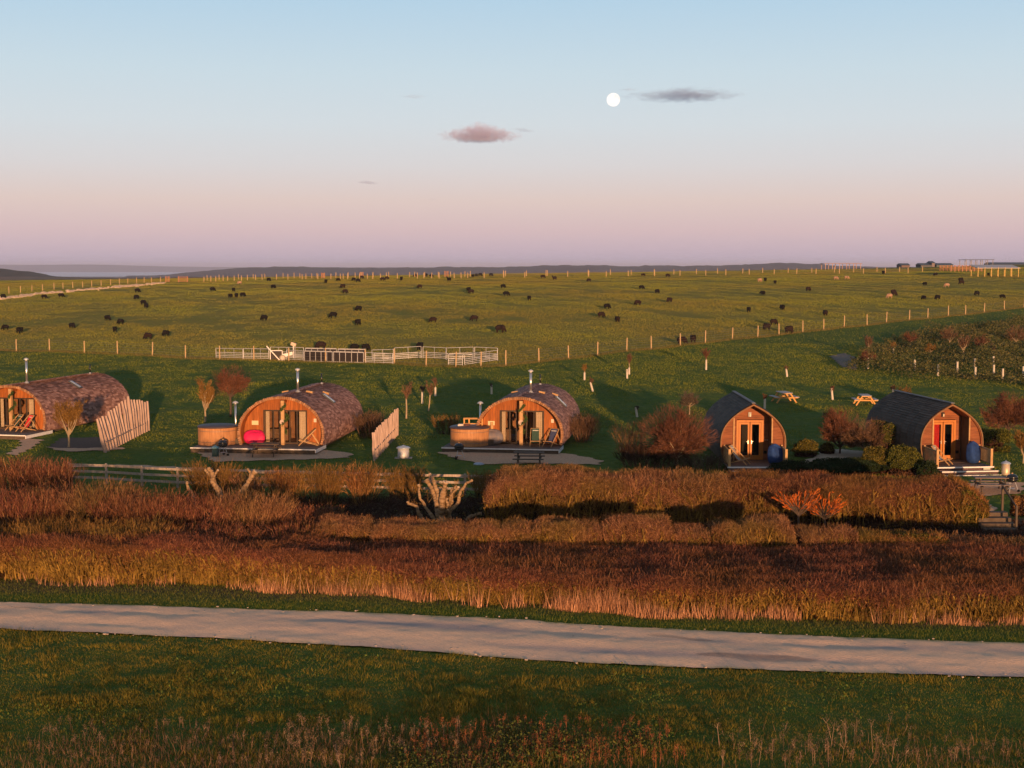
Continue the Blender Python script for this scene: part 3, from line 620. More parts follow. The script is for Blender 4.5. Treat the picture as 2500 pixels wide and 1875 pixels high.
# ================================================================== SHEEP
def skin_sheep(name, pts, edges, rr, m):
    me = bpy.data.meshes.new(name); me.from_pydata(pts, edges, []); o = bpy.data.objects.new(name, me); COL.objects.link(o)
    md = o.modifiers.new('s', 'SKIN'); sv = me.skin_vertices[0].data
    for i, r in enumerate(rr): sv[i].radius = r if isinstance(r, tuple) else (r, r); sv[i].use_root = (i == 0)
    o.modifiers.new('u', 'SUBSURF').levels = 1
    dg = bpy.context.evaluated_depsgraph_get(); dg.update(); nm = bpy.data.meshes.new_from_object(o.evaluated_get(dg)); nm.name = name
    bpy.data.objects.remove(o); nm.materials.clear(); nm.materials.append(m); nm.polygons.foreach_set('use_smooth', [True] * len(nm.polygons)); return nm
def sheep_mesh(pose, m):
    # body along +x (head at +x)
    p = [(0, 0, .56), (.22, 0, .56), (.40, 0, .54)]; r = [.30, .285, .22]; e = [(0, 1), (1, 2)]
    p += [(-.24, 0, .56), (-.40, 0, .54)]; r += [.295, .20]; e += [(0, 3), (3, 4)]
    if pose == 'graze': hd = [(.50, .02, .36), (.58, .03, .20), (.67, .04, .08)]; hr = [.14, .10, .055]
    elif pose == 'up': hd = [(.58, 0, .80), (.64, .02, .98), (.80, .03, .92)]; hr = [.11, .09, .05]
    else: hd = [(.62, .05, .52), (.74, .12, .40), (.85, .18, .30)]; hr = [.12, .085, .05]
    b = len(p); p += hd; r += hr; e += [(2, b), (b, b + 1), (b + 1, b + 2)]
    for s in (-1, 1): k = len(p); p.append((hd[1][0] - .04, hd[1][1] + s * .13, hd[1][2] + .05)); r.append(.022); e.append((b + 1, k))
    for x, par in ((.28, 1), (-.29, 3)):
        for s in (-1, 1):
            k = len(p); p += [(x, s * .14, .34), (x + .02 * s, s * .14, .17), (x, s * .14, .0)]; r += [.10, .05, .042]; e += [(par, k), (k, k + 1), (k + 1, k + 2)]
    k = len(p); p.append((-.50, 0, .40)); r.append(.035); e.append((4, k))
    return skin_sheep('sheep_' + pose, p, e, r, m)
SM = {'k': mat('black_fleece', (.007, .006, .006), (.005, .004, .004), .95, 12, bump=.6), 'b': mat('brown_fleece', (.022, .012, .010), (.014, .008, .007), .95, 12, bump=.6), 't': mat('tan_fleece', (.36, .24, .16), (.24, .15, .1), .95, 9, bump=.6)}
CN = {'k': 'black', 'b': 'dark brown', 't': 'pale tan'}
SMESH = {(c, q): sheep_mesh(q, SM[c]) for c in 'kbt' for q in ('graze', 'up', 'turn')}
z6 = lambda x, y: (x / 3.456, 600 + y / 3.456); z7 = lambda x, y: (600 + x / 3.403, 620 + y / 3.403); z8 = lambda x, y: (1200 + x / 3.403, 620 + y / 3.403); z9 = lambda x, y: (1850 + x / 3.403, 600 + y / 3.403)
SH = [(*z6(a, b), c, d) for a, b, c, d in [(25, 445, 'k', 'R'), (372, 448, 'k', 'R'), (515, 438, 'k', 'R'), (1158, 395, 'k', 'R'), (1153, 453, 'k', 'L'), (1208, 497, 'k', 'R'), (1233, 527, 'k', 'F'), (905, 632, 'k', 'R'), (1020, 662, 'k', 'L'), (970, 730, 'k', 'F'), (605, 697, 'k', 'R'), (48, 712, 'k', 'L'), (165, 740, 'k', 'F'), (1252, 792, 'b', 'L'), (1403, 765, 'k', 'L'), (1792, 385, 'k', 'R'), (1972, 387, 'k', 'F'), (1943, 440, 'k', 'F'), (1993, 436, 'k', 'F'), (2047, 432, 'k', 'R'), (2023, 325, 't', 'L')]]
SH += [(*z7(a, b), c, d) for a, b, c, d in [(155, 555, 'k', 'L'), (730, 533, 'k', 'L'), (940, 475, 'k', 'L'), (930, 592, 'k', 'F'), (228, 288, 'k', 'R'), (190, 228, 'k', 'R'), (665, 243, 'k', 'F'), (767, 228, 'k', 'R'), (808, 285, 'b', 'L'), (824, 328, 'b', 'R'), (962, 207, 'b', 'R'), (898, 225, 'k', 'L'), (932, 236, 'k', 'R'), (1135, 224, 'b', 'R'), (1172, 213, 'b', 'R'), (1292, 220, 'k', 'F'), (1447, 287, 'b', 'L'), (1690, 227, 'k', 'L'), (1850, 312, 'k', 'F'), (1875, 330, 'b', 'L'), (1558, 572, 'b', 'L'), (1900, 560, 'b', 'L'), (2112, 655, 'b', 'R'), (2137, 285, 'k', 'R'), (2162, 353, 'k', 'R'), (627, 795, 'b', 'L'), (908, 806, 'k', 'L'), (995, 806, 'k', 'R'), (1445, 800, 'k', 'F'), (1410, 193, 'b', 'L'), (1500, 190, 'k', 'F'), (1540, 195, 'k', 'R'), (1887, 195, 'k', 'F'), (1915, 188, 'k', 'R'), (1947, 187, 'k', 'R'), (2037, 187, 'k', 'R')]]
SH += [(*z8(a, b), c, d) for a, b, c, d in [(314, 387, 'k', 'F'), (425, 205, 'b', 'R'), (525, 217, 'b', 'L'), (810, 232, 'b', 'L'), (958, 458, 'k', 'R'), (910, 530, 'b', 'R'), (1047, 567, 'b', 'F'), (1217, 428, 'b', 'L'), (1245, 295, 'k', 'R'), (1375, 328, 'k', 'R'), (1480, 403, 'b', 'L'), (1258, 188, 'b', 'R'), (1463, 193, 'b', 'R'), (2137, 487, 'k', 'F'), (1578, 752, 'b', 'R'), (1675, 740, 'b', 'F')]]
SH += [(*z9(a, b), c, d) for a, b, c, d in [(15, 302, 't', 'R'), (63, 298, 'k', 'F'), (143, 318, 'k', 'F'), (43, 412, 'k', 'F'), (418, 377, 'b', 'R'), (648, 284, 't', 'R'), (738, 280, 't', 'R'), (205, 535, 'k', 'F'), (562, 582, 'b', 'F'), (130, 658, 'b', 'R'), (77, 700, 'b', 'L'), (257, 730, 'b', 'R'), (1045, 237, 'k', 'F'), (1478, 253, 'k', 'L'), (1390, 333, 'k', 'F'), (1572, 345, 't', 'L'), (1695, 322, 'b', 'L'), (1685, 298, 'k', 'R'), (1822, 415, 'k', 'L'), (2030, 440, 'k', 'R'), (1380, 450, 'k', 'F'), (1495, 448, 'k', 'L'), (1125, 400, 'b', 'R'), (1135, 417, 'b', 'R'), (1095, 437, 't', 'L'), (1917, 252, 'k', 'F')]]
LM = [(50, 1e4, '')]
big = {(1252, 792): 1}
bands = [(0, 686, 'close by the far fence'), (686, 700, 'in the upper part of the field just below the far fence'), (700, 722, 'in the upper middle of the field'), (722, 760, 'in the middle of the field'), (760, 800, 'in the lower middle of the field'), (800, 2000, 'at the near side of the field')]
NUM = ['leftmost', 'second from the left', 'third from the left', 'fourth from the left', 'fifth from the left', 'sixth from the left', 'seventh from the left', 'eighth from the left', 'ninth from the left', 'tenth from the left', 'eleventh from the left', 'twelfth from the left', 'thirteenth from the left']
items = []
for (x, y, c, d) in SH:
    bi = next(i for i, b_ in enumerate(bands) if b_[0] <= y < b_[1]); th = 'left' if x < 833 else ('centre' if x < 1667 else 'right'); items.append((bi, ['left', 'centre', 'right'].index(th), x, y, c, d))
items.sort()
cnt = {}
tot = {}
for it in items: k = (it[0], it[1], it[4]); tot[k] = tot.get(k, 0) + 1
for bi, th, x, y, c, d in items:
    k = (bi, th, c); i = cnt.get(k, 0); cnt[k] = i + 1
    where = ['left', 'middle', 'right'][th]
    pose = 'graze' if d != 'F' else random.choice(['graze', 'turn'])
    if (round(x), round(y)) in ((1097, 687), (1354, 684)): pose = 'up'
    act = {'graze': 'grazing', 'up': 'standing with head raised', 'turn': 'grazing'}[pose]
    n = '' if tot[k] == 1 else NUM[min(i, 12)].replace('from the left', 'from left') + ' '
    face = {'L': 'leftward', 'R': 'rightward', 'F': 'end-on'}[d]
    short = ['by the far fence', 'just below the far fence', 'in the upper field', 'halfway up the field', 'in the lower field', 'at the near side'][bi]
    cn = CN[c].split()[-1]
    lab = f"{cn} sheep grazing {face} {short}, " + (f"{n}in {where} third" if n else f"only {cn} one in {where} third")
    if pose == 'up': lab = f"{cn} sheep with raised head {short}, " + (f"{n}in {where} third" if n else f"only {cn} one in {where} third")
    o = bpy.data.objects.new('sheep', SMESH[(c, pose)]); COL.objects.link(o); p = P(x, y)
    o.location = p + Vector((0, 0, -.02)); base = {'L': math.pi, 'R': 0, 'F': math.pi / 2}[d]
    s = random.uniform(.84, .98) * (1.12 if c == 'b' and y > 800 else 1)
    o.scale = (s, s * (1.0 if d != 'F' else 1.1), s); o.rotation_euler = (0, 0, base + random.gauss(0, .35 if d != 'F' else .3))
    tag(o, lab, 'sheep', 'flock of sheep grazing in the field')
# ================================================================== LODGES
def arch_ell(a, b, z0, t0=-18, t1=198, n=60):
    return [(a * math.cos(rad(t1 + (t0 - t1) * i / n)) * (1.0), z0 + b * math.sin(rad(t1 + (t0 - t1) * i / n))) for i in range(n + 1)]   # left to right
def arch_gothic(w, h, n=40):
    pts = []
    for i in range(n + 1):
        t = i / n                                  # 0 at the foot, 1 at the apex
        z = h * t; x = w * (1.0 + .16 * math.sin(min(t / .55, 1) * math.pi)) if t < .275 else None
        x = w * (.93 + .20 * math.sin(math.pi * min(t * 1.0 + .12, 1)) - .0) if False else w * 1.1 * (1 - max(0, (t - .30) / .70) ** 2.65) * (1 - .13 * max(0, (.30 - t) / .30) ** 1.6)
        pts.append((x, z))
    left = [(-x, z) for x, z in pts]; right = [(x, z) for x, z in pts[::-1]][1:]
    return left + right
def arclen(pr):
    s = [0]
    for a, b in zip(pr[:-1], pr[1:]): s.append(s[-1] + math.hypot(b[0] - a[0], b[1] - a[1]))
    return s
def arc_at(pr, s, q):
    q = max(0, min(q, s[-1] - 1e-6)); i = int(np.searchsorted(s, q, side='right')) - 1; i = min(i, len(pr) - 2)
    t = (q - s[i]) / (s[i + 1] - s[i]); x = pr[i][0] + (pr[i + 1][0] - pr[i][0]) * t; z = pr[i][1] + (pr[i + 1][1] - pr[i][1]) * t
    dx, dz = pr[i + 1][0] - pr[i][0], pr[i + 1][1] - pr[i][1]; l = math.hypot(dx, dz); return x, z, dx / l, dz / l
def extrude_arch(pr, y0, y1, th, mb):
    """solid shell following the arch, thickness th inwards"""
    n = len(pr); cz = sum(p[1] for p in pr) / n; vs = []
    s = arclen(pr)
    for i, (x, z) in enumerate(pr):
        j0, j1 = max(i - 1, 0), min(i + 1, n - 1); tx, tz = pr[j1][0] - pr[j0][0], pr[j1][1] - pr[j0][1]; l = math.hypot(tx, tz)
        nx, nz = tz / l, -tx / l                                     # inward normal for left->right travel
        vs += [(x, y0, z), (x, y1, z), (x + nx * th, y0, z + nz * th), (x + nx * th, y1, z + nz * th)]
    fs = []
    for i in range(n - 1):
        a, b = i * 4, (i + 1) * 4
        fs += [(a, b, b + 1, a + 1), (a + 2, a + 3, b + 3, b + 2), (a, a + 2, b + 2, b), (a + 1, b + 1, b + 3, a + 3)]
    return mb.add(vs, fs)
def shingles(pr, y0, y1, course, wmin, wmax, th, ragged, name, m, parent, out=.03):
    s = arclen(pr); T = s[-1]; half = T / 2; mb = MB(); nC = int(half / course)
    for side in (0, 1):
        for c in range(nC + 1):
            q0 = c * course; q1 = min(q0 + course * 1.5, half + .02)          # from the eave upward
            if q0 >= half: break
            A = arc_at(pr, s, q0 if side == 0 else T - q0); B = arc_at(pr, s, q1 if side == 0 else T - q1)
            nA = (-A[3], A[2]); nB = (-B[3], B[2])
            y = y0 + random.uniform(-ragged, ragged)
            ye = y1 + random.uniform(-ragged, ragged)
            while y < ye:
                w = random.uniform(wmin, wmax); yy = min(y + w, ye); dq = random.uniform(0, ragged * .35)
                lo = out + th + random.uniform(0, th * .8); hi = out * .4
                ax, az = A[0] + nA[0] * lo - (A[2] if side == 0 else -A[2]) * dq, A[1] + nA[1] * lo - (A[3] if side == 0 else -A[3]) * dq
                al, bl = A[0] + nA[0] * (lo - th), A[1] + nA[1] * (lo - th)
                bx, bz = B[0] + nB[0] * hi, B[1] + nB[1] * hi
                g = w * .03
                mb.add([(ax, y + g, az), (ax, yy - g, az), (bx, yy - g, bz), (bx, y + g, bz), (al, y + g, bl), (al, yy - g, bl)], [(0, 1, 2, 3), (0, 4, 5, 1)] if side == 0 else [(0, 3, 2, 1), (0, 1, 5, 4)])
                y = yy
    return mb.build(name, m, parent)
def top_z(pr, x):
    best = -1
    for (a, b) in zip(pr[:-1], pr[1:]):
        if min(a[0], b[0]) <= x <= max(a[0], b[0]) and abs(a[0] - b[0]) > 1e-9:
            z = a[1] + (b[1] - a[1]) * (x - a[0]) / (b[0] - a[0]); best = max(best, z)
    return best
def wall_boards(pr, y, openings, vertical, bw, th, name, m, parent, inset=.1, xr=None):
    """boards filling the arch at depth y except the rectangular openings (x0,x1,z0,z1)"""
    mb = MB(); zmax = max(p[1] for p in pr) - inset; xm = max(p[0] for p in pr) - .02
    if vertical:
        x = -xm
        while x < xm:
            x1 = x + bw; c = (x + x1) / 2; zt = min(top_z(pr, x + .01), top_z(pr, x1 - .01)) - inset * .6
            zb = 0.0
            ic = max((p[1] for p in pr if False), default=0)
            for (X, Z) in pr[:12] if c < 0 else pr[-12:]:
                pass
            lowx = abs(pr[0][0]); 
            if abs(c) > lowx - inset:                         # belly of the barrel beyond its foot
                zs = [p[1] for p in pr if abs(abs(p[0]) - abs(c)) < bw * .7 and p[1] < zt]; zb = min(zs) + inset * .5 if zs else 0.3
            spans = [(zb, zt)]
            for (a, b, z0, z1) in openings:
                if a < c < b:
                    ns = []
                    for u, v in spans:
                        if z0 > u: ns.append((u, min(v, z0)))
                        if z1 < v: ns.append((max(u, z1), v))
                    spans = ns
            for u, v in spans:
                if v - u > .04: mb.box((c, y + random.uniform(0, .006), (u + v) / 2), (bw - .006, th, v - u))
            x = x1
    else:
        z = 0.0
        while z < zmax:
            z1 = z + bw; c = (z + z1) / 2
            xs_ = []
            for a, b in zip(pr[:-1], pr[1:]):
                if min(a[1], b[1]) <= z1 - .01 <= max(a[1], b[1]) and a[1] != b[1]: xs_.append(abs(a[0] + (b[0] - a[0]) * (z1 - .01 - a[1]) / (b[1] - a[1])))
            if not xs_: break
            hw = min(xs_) - inset * .6; sp2 = [(-hw, hw)] if xr is None else [(max(-hw, xr[0]), min(hw, xr[1]))]
            for (a, b, z0, z1_) in openings:
                if z0 < c < z1_:
                    ns = []
                    for u, v in sp2:
                        if a > u: ns.append((u, min(v, a)))
                        if b < v: ns.append((max(u, b), v))
                    sp2 = ns
            for u, v in sp2:
                if v - u > .05: mb.box(((u + v) / 2, y + random.uniform(0, .006), c), (v - u, th, bw - .006))
            z = z1
    return mb.build(name, m, parent)
def flue(parent, x, y, z0, z1, r=.075, name='flue', m=None, cowl=True):
    m = m or steel_m(); f = MB().tube((x, y, z0), (x, y, z1), r, r, 14).build(name, m, parent, True)
    if cowl: MB().lathe([(r * .9, 0), (r * .9, .05), (r * 2.1, .06), (r * 2.1, .13), (r * .5, .19)], (x, y, z1 + .001), 14).build('cowl', galv_m(), f)
    MB().lathe([(r * 2.6, -.12), (r * 2.2, .03), (r * 1.15, .13)], (x, y, z0), 14).build('flashing', mat('lead_flashing', (.3, .32, .36), None, .6), f)
    return f
shing_m = mat('cedar_shakes', (.26, .125, .095), (.18, .09, .072), .85, 3, .30, .2, c3=(.36, .21, .17))
slate_m = mat('dark_roof_tiles', (.090, .070, .055), (.062, .050, .042), .8, 4, .3, .2)
edge_m = lambda: mat('brown_roof_edge', (.24, .14, .07), (.17, .1, .05), .8, 4, .1)
FLOOR_Z = .28
def curtain(parent, x0, x1, y, z0, z1, m):
    mb = MB(); n = 24; vs = []
    for k in range(n + 1):
        x = x0 + (x1 - x0) * k / n; yy = y + .010 * math.sin(k * .9)
        vs += [(x, yy, z0), (x, yy, z1)]
    mb.add(vs, [(2 * k, 2 * k + 2, 2 * k + 3, 2 * k + 1) for k in range(n)])
    return mb.build('curtain', m, parent)
def barrel(fx, fy_base, Yf, rz, length, label, flue_at, vents, skyl, deck, cream=True, wreath=True, posts=True, back_flue=True):
    """fx: image column of the front centre; base of the front wall at row fy_base"""
    z = ZY(fy_base, Yf); X = PX(fx, Yf, z); g = thing('barrel_lodge', label, 'lodge', (X, Yf, z), rz, 'barrel roofed timber lodges')
    pr = arch_ell(2.66, 2.22, .70)
    y1 = length
    sh = extrude_arch(pr, .0, y1, .12, MB()).build('lining', wood_o(), g)
    shingles(pr, -.12, y1 + .1, .125, .15, .5, .026, .08, 'roof', shing_m, g)
    rim = MB()                                                  # ragged shingle butts round the front edge
    s = arclen(pr); q = 0
    while q < s[-1]:
        x, zz, dx, dz = arc_at(pr, s, q); nx, nz = -dz, dx; k = random.uniform(.03, .12)
        rim.beam((x - nx * .1, -.10, zz - nz * .1), (x + nx * (.02 + k * .5), -.10 - k * .3, zz + nz * (.02 + k * .5)), .10, .05, up=(0, 1, 0)); q += .13
    rim.build('roof_edge', mat('shake_butts', (.36, .2, .11), (.25, .13, .07), .85, 4, .3), g)
    yw = .75; op = (-1.32, 1.42, 0.0, 2.06)
    wall_boards(pr, yw, [op], True, .145, .04, 'front_wall', wood_o(), g)
    b = MB(); b.add([(x, y1 - .15, zz) for x, zz in pr], [tuple(range(len(pr)))]); b.build('back_wall', wood_b(), g)
    fl = MB().box((0, (yw + y1) / 2, -.05), (4.9, y1 - yw - .1, .1)).build('floor', mat('oak_floor', (.22, .12, .06), None, .5), g)
    # glazing: dark frame, four leaves
    fr = thing('window_wall', None, None, (0, 0, 0)); fr.parent = g
    dm = mat('dark_window_frame', (.045, .03, .02), None, .5)
    x0, x1, z0, z1 = op; b = MB()
    for xx in (x0 + .03, x0 + .62, -.28, .33, x1 - .62, x1 - .03): b.box((xx, yw - .01, z1 / 2), (.07, .09, z1))
    b.box(((x0 + x1) / 2, yw - .012, z1 - .04), (x1 - x0, .1, .08)); b.box(((x0 + x1) / 2, yw - .012, .04), (x1 - x0, .1, .08)); b.build('frame', dm, fr)
    for a, c in ((x0 + .07, x0 + .58), (x0 + .66, -.32), (.37, x1 - .66), (x1 - .58, x1 - .07)):
        MB().box(((a + c) / 2, yw + .01, z1 / 2), (c - a, .012, z1 - .16)).build('pane', M_glass(), fr)
    cm = mat('cream_curtain', (.50, .38, .27), (.42, .32, .22), .9, 9)
    curtain(g, x0 + .10, x0 + .33, yw + .12, .05, z1 - .1, cm); curtain(g, x1 - .52, x1 - .12, yw + .12, .05, z1 - .1, cm)
    # inside: timber partition with bed alcove and a seat
    MB().add([(x * .93, 3.4, zz * .93) for x, zz in pr], [tuple(range(len(pr)))]).build('partition', mat('inner_timber', (.25, .11, .04), (.16, .07, .03), .6, 3), g)
    MB().box((.55, 3.3, 1.1), (.75, .07, 1.5)).build('inner_door', wood_d(), g)
    MB().box((-.8, 2.6, .35), (1.2, .7, .7)).build('settee', mat('settee_cloth', (.16, .09, .05), None, .9), g)
    MB().box((.9, 2.2, .42), (.5, .5, .5)).build('side_chest', wood_t(), g)
    # front post
    MB().box((.12, -.02, 1.36), (.2, .2, 2.72)).build('porch_post', wood_t(), g)
    MB().box((.12, .36, 2.62), (.12, .74, .16)).build('porch_beam', wood_o(), g)
    # lamp and plaque on the wall
    MB().box((1.95, yw - .06, 1.45), (.16, .1, .22)).build('wall_lamp', mat('lamp_glass', (.7, .62, .5), None, .4), g)
    MB().box((-1.85, yw - .04, 1.25), (.42, .02, .26)).build('plaque', mat('plaque_cream', (.62, .56, .34), (.52, .46, .3), .6, 30), g)
    # deck
    dk = MB(); dx0, dx1, dy0 = deck; n = int((0.75 - dy0) / .14)
    for k in range(n): dk.box(((dx0 + dx1) / 2, dy0 + .07 + k * .14, -.035), (dx1 - dx0, .134, .03))
    d = dk.build('deck', deck_m(), g)
    MB().box(((dx0 + dx1) / 2, dy0 - .02, -.03), (dx1 - dx0, .05, .07)).build('edge_strip', white_m(), d)
    MB().box(((dx0 + dx1) / 2, dy0 + .06, -.19), (dx1 - dx0 - .05, .05, .24)).build('riser', wood_b(), d)
    MB().box((dx1 + .0, (dy0 + .6) / 2, -.13), (.04, .6 - dy0, .2)).build('side_strip', white_m(), d)
    b = MB().box((0, y1 / 2 + .4, -.2), (4.6, y1 - .7, .3)); b.build('base_frame', wood_b(), g)
    # flues, vents, skylight
    fx_, fyy, fh = flue_at; zt = top_z(pr, fx_); flue(g, fx_, fyy, zt + .02, zt + fh)
    if back_flue: flue(g, .1, y1 - .9, top_z(pr, .1) + .02, top_z(pr, .1) + .75, .045, 'soil_vent', black_m(), False)
    for vx, vy in vents:
        zt = top_z(pr, vx); sl_ = (top_z(pr, vx + .05) - top_z(pr, vx - .05)) / .1; MB().box((vx, vy, zt + .07), (.40, .26, .15), Matrix.Rotation(-math.atan(sl_) * .6, 3, 'Y')).build('roof_vent', wood_t(), g)
    if skyl:
        sx_, sy_ = skyl; s_ = arclen(pr); q = None
        for k in range(400):
            qq = s_[-1] / 2 + s_[-1] / 2 * k / 400; a_ = arc_at(pr, s_, qq)
            if a_[0] >= sx_: q = a_; break
        ang = math.atan2(q[3], q[2]); Mx = Matrix.Rotation(-ang, 3, 'Y'); nx, nz = -q[3], q[2]
        sk = MB().box((q[0] + nx * .10, sy_, q[1] + nz * .10), (.95, .40, .09), Mx).build('skylight', mat('skylight_frame', (.07, .08, .10), None, .4), g)
        MB().box((q[0] + nx * .15, sy_, q[1] + nz * .15), (.82, .27, .02), Mx).build('pane', mat('skylight_glass', (.45, .5, .56), None, .08, spec=.9), sk)
    return g
G1 = barrel(24.7, 1049, 93.6, rad(-13), 11.2, 'leftmost barrel lodge, cut by the left picture edge, red and green deckchairs on its deck', (.15, 1.9, 1.55), [], (1.55, 5.6), (-3.4, 2.75, -2.6))
G2 = barrel(687, 1086, 86.0, rad(-7), 10.3, 'middle barrel lodge with magenta beanbag and striped deckchair, behind a round hot tub', (.15, 3.3, 1.35), [(-.85, 4.0), (.75, 3.9), (1.35, 5.7)], (1.75, 4.6), (-5.1, 2.62, -1.85))
G3 = barrel(1268, 1087, 86.1, rad(-8.5), 10.0, 'rightmost barrel lodge with grey beanbag and green and blue deckchairs on the deck', (.25, 3.3, 1.3), [(-.9, 4.2), (.85, 4.2), (1.5, 5.8)], (1.95, 4.6), (-4.5, 2.62, -1.7))
# ---------------------------------------------------------------- small pointed pods
def pod(fx, base_y, Yf, rz, length, label, steps, red_curtain):
    z = ZY(base_y, Yf); X = PX(fx, Yf, z); g = thing('camping_pod', label, 'pod', (X, Yf, z), rz, 'pointed timber camping pods')
    pr = arch_gothic(1.66, 3.28)
    extrude_arch(pr, .0, length, .10, MB()).build('lining', wood_h(), g)
    shingles(pr, -.02, length + .03, .165, .9, 1.0, .02, .0, 'roof', slate_m, g, out=.03)
    b = MB(); n = len(pr)
    for a, c in zip(pr[:-1], pr[1:]): b.beam((a[0] * .99, -.03, a[1] * .985), (c[0] * .99, -.03, c[1] * .985), .06, .09, up=(0, 1, 0))
    b.build('barge_board', edge_m(), g)
    MB().beam((0, -.05, 3.34), (0, length + .05, 3.34), .20, .05).build('ridge_cap', mat('ridge_lead', (.17, .17, .18), (.12, .125, .14), .7, 3), g)
    yw = 1.25; ow = 1.06
    wall_boards(pr, yw, [(-.72, .72, 0, 2.26)], False, .12, .035, 'front_wall', wood_h(), g)
    # front wings: closets either side of the porch opening
    for xr_ in ((-3, -ow), (ow, 3)): wall_boards(pr, .14, [], False, .12, .035, 'porch_wing', wood_h(), g, xr=xr_)
    for s in (-1, 1):
        mb = MB(); zt = top_z(pr, ow) - .12; mb.box((s * (ow + .02), (.16 + yw) / 2, zt / 2), (.04, yw - .16, zt)); mb.build('wing_side', mat('shade_dark_porch_boards', (.07, .045, .03), (.05, .03, .02), .8, 4), g)  # side boards coloured darker than the front to paint in their unlit face
        MB().box((s * (ow + .01), .10, (top_z(pr, ow) - .12) / 2), (.07, .07, top_z(pr, ow) - .14)).build('wing_trim', wood_t(), g)
    b = MB(); b.add([(x, length - .12, zz) for x, zz in pr], [tuple(range(len(pr)))]); b.build('back_wall', wood_h(), g)
    MB().box((0, length / 2, -.07), (3.0, length - .1, .12)).build('floor', wood_b(), g)
    # double doors
    df = MB(); m = wood_d()
    for s in (-1, 1): df.box((s * .70, yw - .03, 1.12), (.13, .1, 2.24))
    df.box((0, yw - .032, 2.2), (1.45, .11, .1)); df.box((0, yw - .032, .04), (1.45, .11, .08)); fr = df.build('door_frame', m, g)
    for s in (-1, 1):
        d = MB(); c = s * .32
        d.box((c - .250, yw - .05, 1.1), (.10, .05, 2.06)); d.box((c + .250, yw - .05, 1.1), (.10, .05, 2.06)); d.box((c, yw - .05, 2.07), (.40, .05, .12)); d.box((c, yw - .05, .16), (.40, .05, .17))
        dd = d.build('door', m, g)
        MB().box((c, yw - .04, 1.13), (.40, .012, 1.77)).build('pane', M_glass(), dd)
        hb = MB().box((s * .10, yw - .095, 1.0), (.035, .02, .20)).beam((s * .10, yw - .12, 1.04), (s * .19, yw - .12, 1.04), .015, .015); hb.build('handle', mat('brass_handle', (.75, .6, .5), None, .3, metal=.8), dd)
    if red_curtain: curtain(g, -.5, -.12, yw + .12, .3, 2.0, mat('red_curtain', (.45, .015, .015), (.3, .01, .01), .9, 9))
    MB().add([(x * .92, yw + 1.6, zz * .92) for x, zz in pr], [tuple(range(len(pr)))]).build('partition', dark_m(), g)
    lp = MB().box((-.02, yw - .06, 2.58), (.17, .08, .26)).build('lamp', black_m(), g); MB().box((-.0, yw - .11, 2.54), (.07, .05, .15)).build('lamp_glass', mat('lamp_glass', (.7, .62, .5)), lp)
    for dx in (.0, .12): MB().tube((.88 + dx, yw - .01, 1.12), (.88 + dx, yw - .04, 1.12), .035, .035, 10).build('socket', mat('brass_handle', (.75, .6, .5)), g)
    MB().box((.86, yw - .03, .42), (.24, .03, .16)).build('wall_grille', black_m(), g)
    # deck, edge, posts, balustrades
    dy0 = -1.75; dk = MB(); n = int((yw - dy0) / .14)
    for k in range(n): dk.box((0, dy0 + .07 + k * .14, -.035), (3.3, .134, .03))
    d = dk.build('deck', deck_m(), g); MB().box((0, dy0 - .02, -.03), (3.35, .05, .07)).build('edge_strip', white_m(), d)
    MB().box((0, dy0 + .06, -.3), (3.2, .05, .46)).build('riser', mat('purple_stained_riser', (.11, .07, .075), None, .8), d)
    MB().box((1.25, dy0 - .05, -.12), (.4, .02, .11)).build('name_plate', mat('plate_sage', (.42, .46, .4), (.36, .4, .34), .6, 40), d)
    for k in range(steps):
        st = MB().box((.2, dy0 - .17 - k * .32, -.21 - k * .18), (3.3, .32, .03)).build('step', deck_m(), g)
        MB().box((.2, dy0 - .345 - k * .32, -.215 - k * .18), (3.3, .04, .06)).build('edge_strip', white_m(), st); MB().box((.2, dy0 - .31 - k * .32, -.31 - k * .18), (3.25, .03, .13)).build('riser', mat('purple_stained_riser', (.11, .07, .075)), st)
    for s in (-1, 1):
        r = thing('balustrade', None, None, (0, 0, 0)); r.parent = g
        MB().box((s * 1.55, dy0 + .08, .48), (.13, .13, .98)).build('post', wood_t(), r)
        MB().box((s * 1.6, -.06, .5), (.1, .1, 1.0)).build('post', wood_t(), r)
        b = MB().beam((s * 1.56, dy0 + .14, .86), (s * 1.6, -.1, .92), .08, .06); b.beam((s * 1.56, dy0 + .14, .14), (s * 1.6, -.1, .14), .05, .06); b.build('hand_rail', wood_t(), r)
        b = MB()
        for k in range(12): t = (k + .5) / 12; b.box((s * (1.56 + .04 * t), dy0 + .14 + t * (-.1 - dy0 - .14), .51), (.022, .07, .72))
        b.build('slats', wood_t(), r).name = 'slat_screen'
    return g
G5 = pod(1838, 1129, 78.9, rad(-.5), 7.6, 'left camping pod with plain dark glass doors and low deck, beside the round red bush', 1, False)
G6 = pod(2322, 1129, 78.9, rad(7), 8.2, 'right camping pod with a red curtain in its door and three white edged steps', 2, True)
